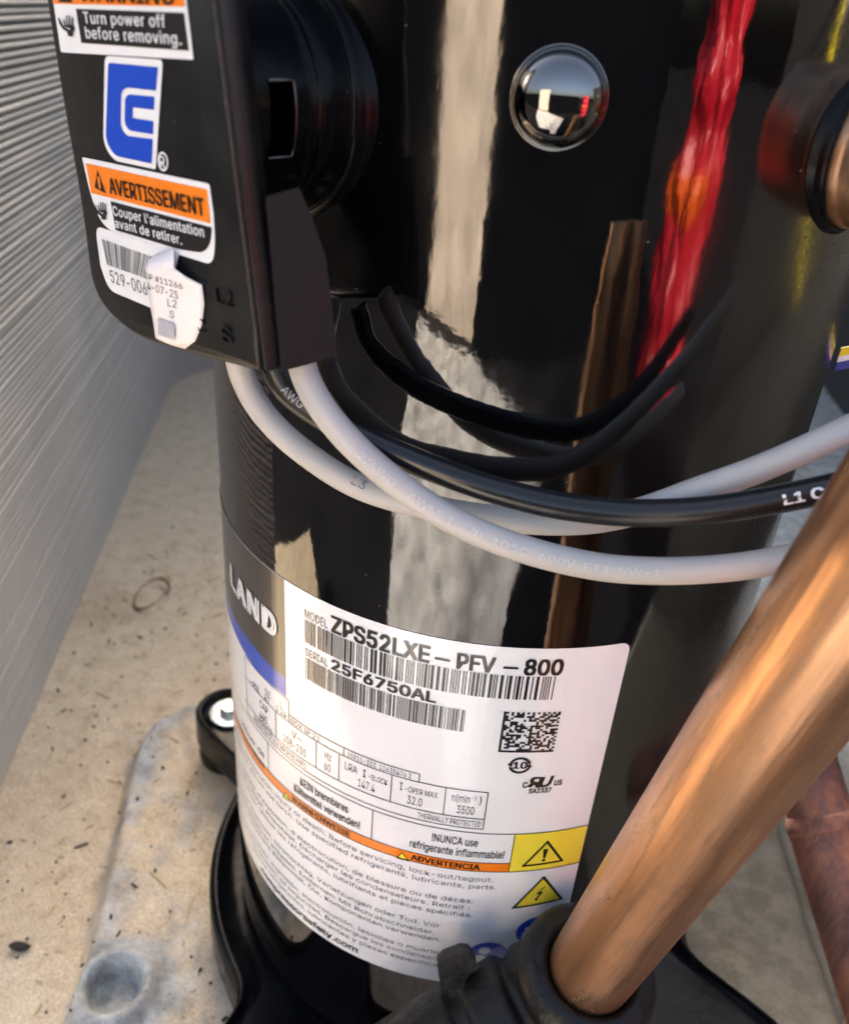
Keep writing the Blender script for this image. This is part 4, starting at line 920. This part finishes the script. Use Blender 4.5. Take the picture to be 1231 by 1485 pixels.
# curled dry stem
ctr = onz(219, 862, -4.17); pts = []
for k in range(26):
    a = .35+k*.245; pts.append((ctr[0]+.125*math.cos(a)*(1+.05*math.sin(3*a)), ctr[1]+.19*math.sin(a), -4.17+.03*math.sin(a*1.3)))
e0 = onz(222, 886, -4.17)
V, Fc = tube_vf(pts, [.009+.005*math.sin(k*.5) for k in range(26)], 8); o = mesh('curled_stem', V, Fc, 'stem', org=np.array([ctr[0], ctr[1], -4.2])); o.location = W((ctr[0], ctr[1], -4.2)); top(o, 'dry curled stem forming a ring on the dusty pan', 'stem')
b0 = onz(30, 1374, -4.18); pts = [(b0[0]+.055*(k/8-.5)*2, b0[1]+.012*(k/8-.5), -4.175+.004*math.sin(k)) for k in range(9)]
V, Fc = tube_vf(pts, [.008, .016, .021, .023, .023, .021, .018, .012, .004], 10); o = mesh('dead_insect', V, Fc, 'speck', org=np.array([b0[0], b0[1], -4.2])); o.location = W((b0[0], b0[1], -4.2)); top(o, 'small dark husk lying alone on the pan at the lower left', 'husk')

# ================================================================ WHAT THE SHELL MIRRORS (in front of the unit)
V, Fc = box_vf((-7.0, -13.6, -4.75), (-2.6, -13.0, 2.5)); o = mesh('masonry_pier', V, Fc, 'stucco', smooth=False); top(o, 'tan rendered masonry pier standing in front of the open unit, mirrored in the shell', 'pier')
V, Fc = box_vf((-2.55, -13.0, -4.75), (8.5, -12.2, .9)); o = mesh('dark_board', V, Fc, 'dark', smooth=False); top(o, 'added dark door opposite the compressor, mirrored as the black middle of the shell', 'board')  # unseen board, added to keep the middle of the shell's mirror image black
V, Fc = box_vf((-26, -13.2, -4.75), (-7.05, -12.4, .9)); o = mesh('dark_board', V, Fc, 'dark', smooth=False); top(o, 'added dark door left of the masonry pier', 'board')  # second added board, blackens the left of the mirror image
prof = [(.05, -4.74), (1.0, -4.7)]+[(1.15+.1*math.sin(k*.9), -4.6+k*.18) for k in range(30)]+[(.7, .95), (.3, 1.1), (.05, 1.12)]
V, Fc = lathe_vf(prof, (8.6, -7.8, 0), (0, 0, 1), 72)
V = [np.array([8.6, -7.8, 0])+(np.array(v)-np.array([8.6, -7.8, 0]))*np.array([q_, q_, 1]) for v in V for q_ in [1+.13*math.sin(5*math.atan2(v[1]+7.8, v[0]-8.6)+2*v[2])+.09*math.sin(11*math.atan2(v[1]+7.8, v[0]-8.6)-3.1*v[2])+.05*math.sin(7*v[2])]]
fm = [1 if (-2.1 < np.mean([V[q][2] for q in f]) < -1.5 and np.mean([V[q][0] for q in f]) < 8.2) else 0 for f in Fc]
o = mesh('red_tool_bag', V, Fc, ['red', 'orangewrap'], fm=fm, org=np.array([8.6, -7.8, -4.75])); o.location = W((8.6, -7.8, -4.75)); top(o, 'slumped red canvas tool bag standing outside, mirrored at the right of the shell', 'bag')

for m_, lb, dx in (('yellowwrap', 'yellow service hose hanging inside the cabinet right of the compressor', 0), ('bluewrap', 'blue service hose hanging beside the yellow one', .45)):
    pts = spline([(4.3, -.9+dx, .4), (3.4+dx, -1.0, .1), (2.7+dx, -.9, -.35), (3.1+dx, -.5, -.8), (3.0+dx, -.3, -1.1), (4.3, -.1, -1.3)], 10)
    V, Fc = tube_vf(pts, .045, 16); b = pts[-1]; o = mesh('service_hose', V, Fc, m_, org=np.array([b[0], b[1], -4.2])); o.location = W((b[0], b[1], -4.2)); top(o, lb, 'hose')
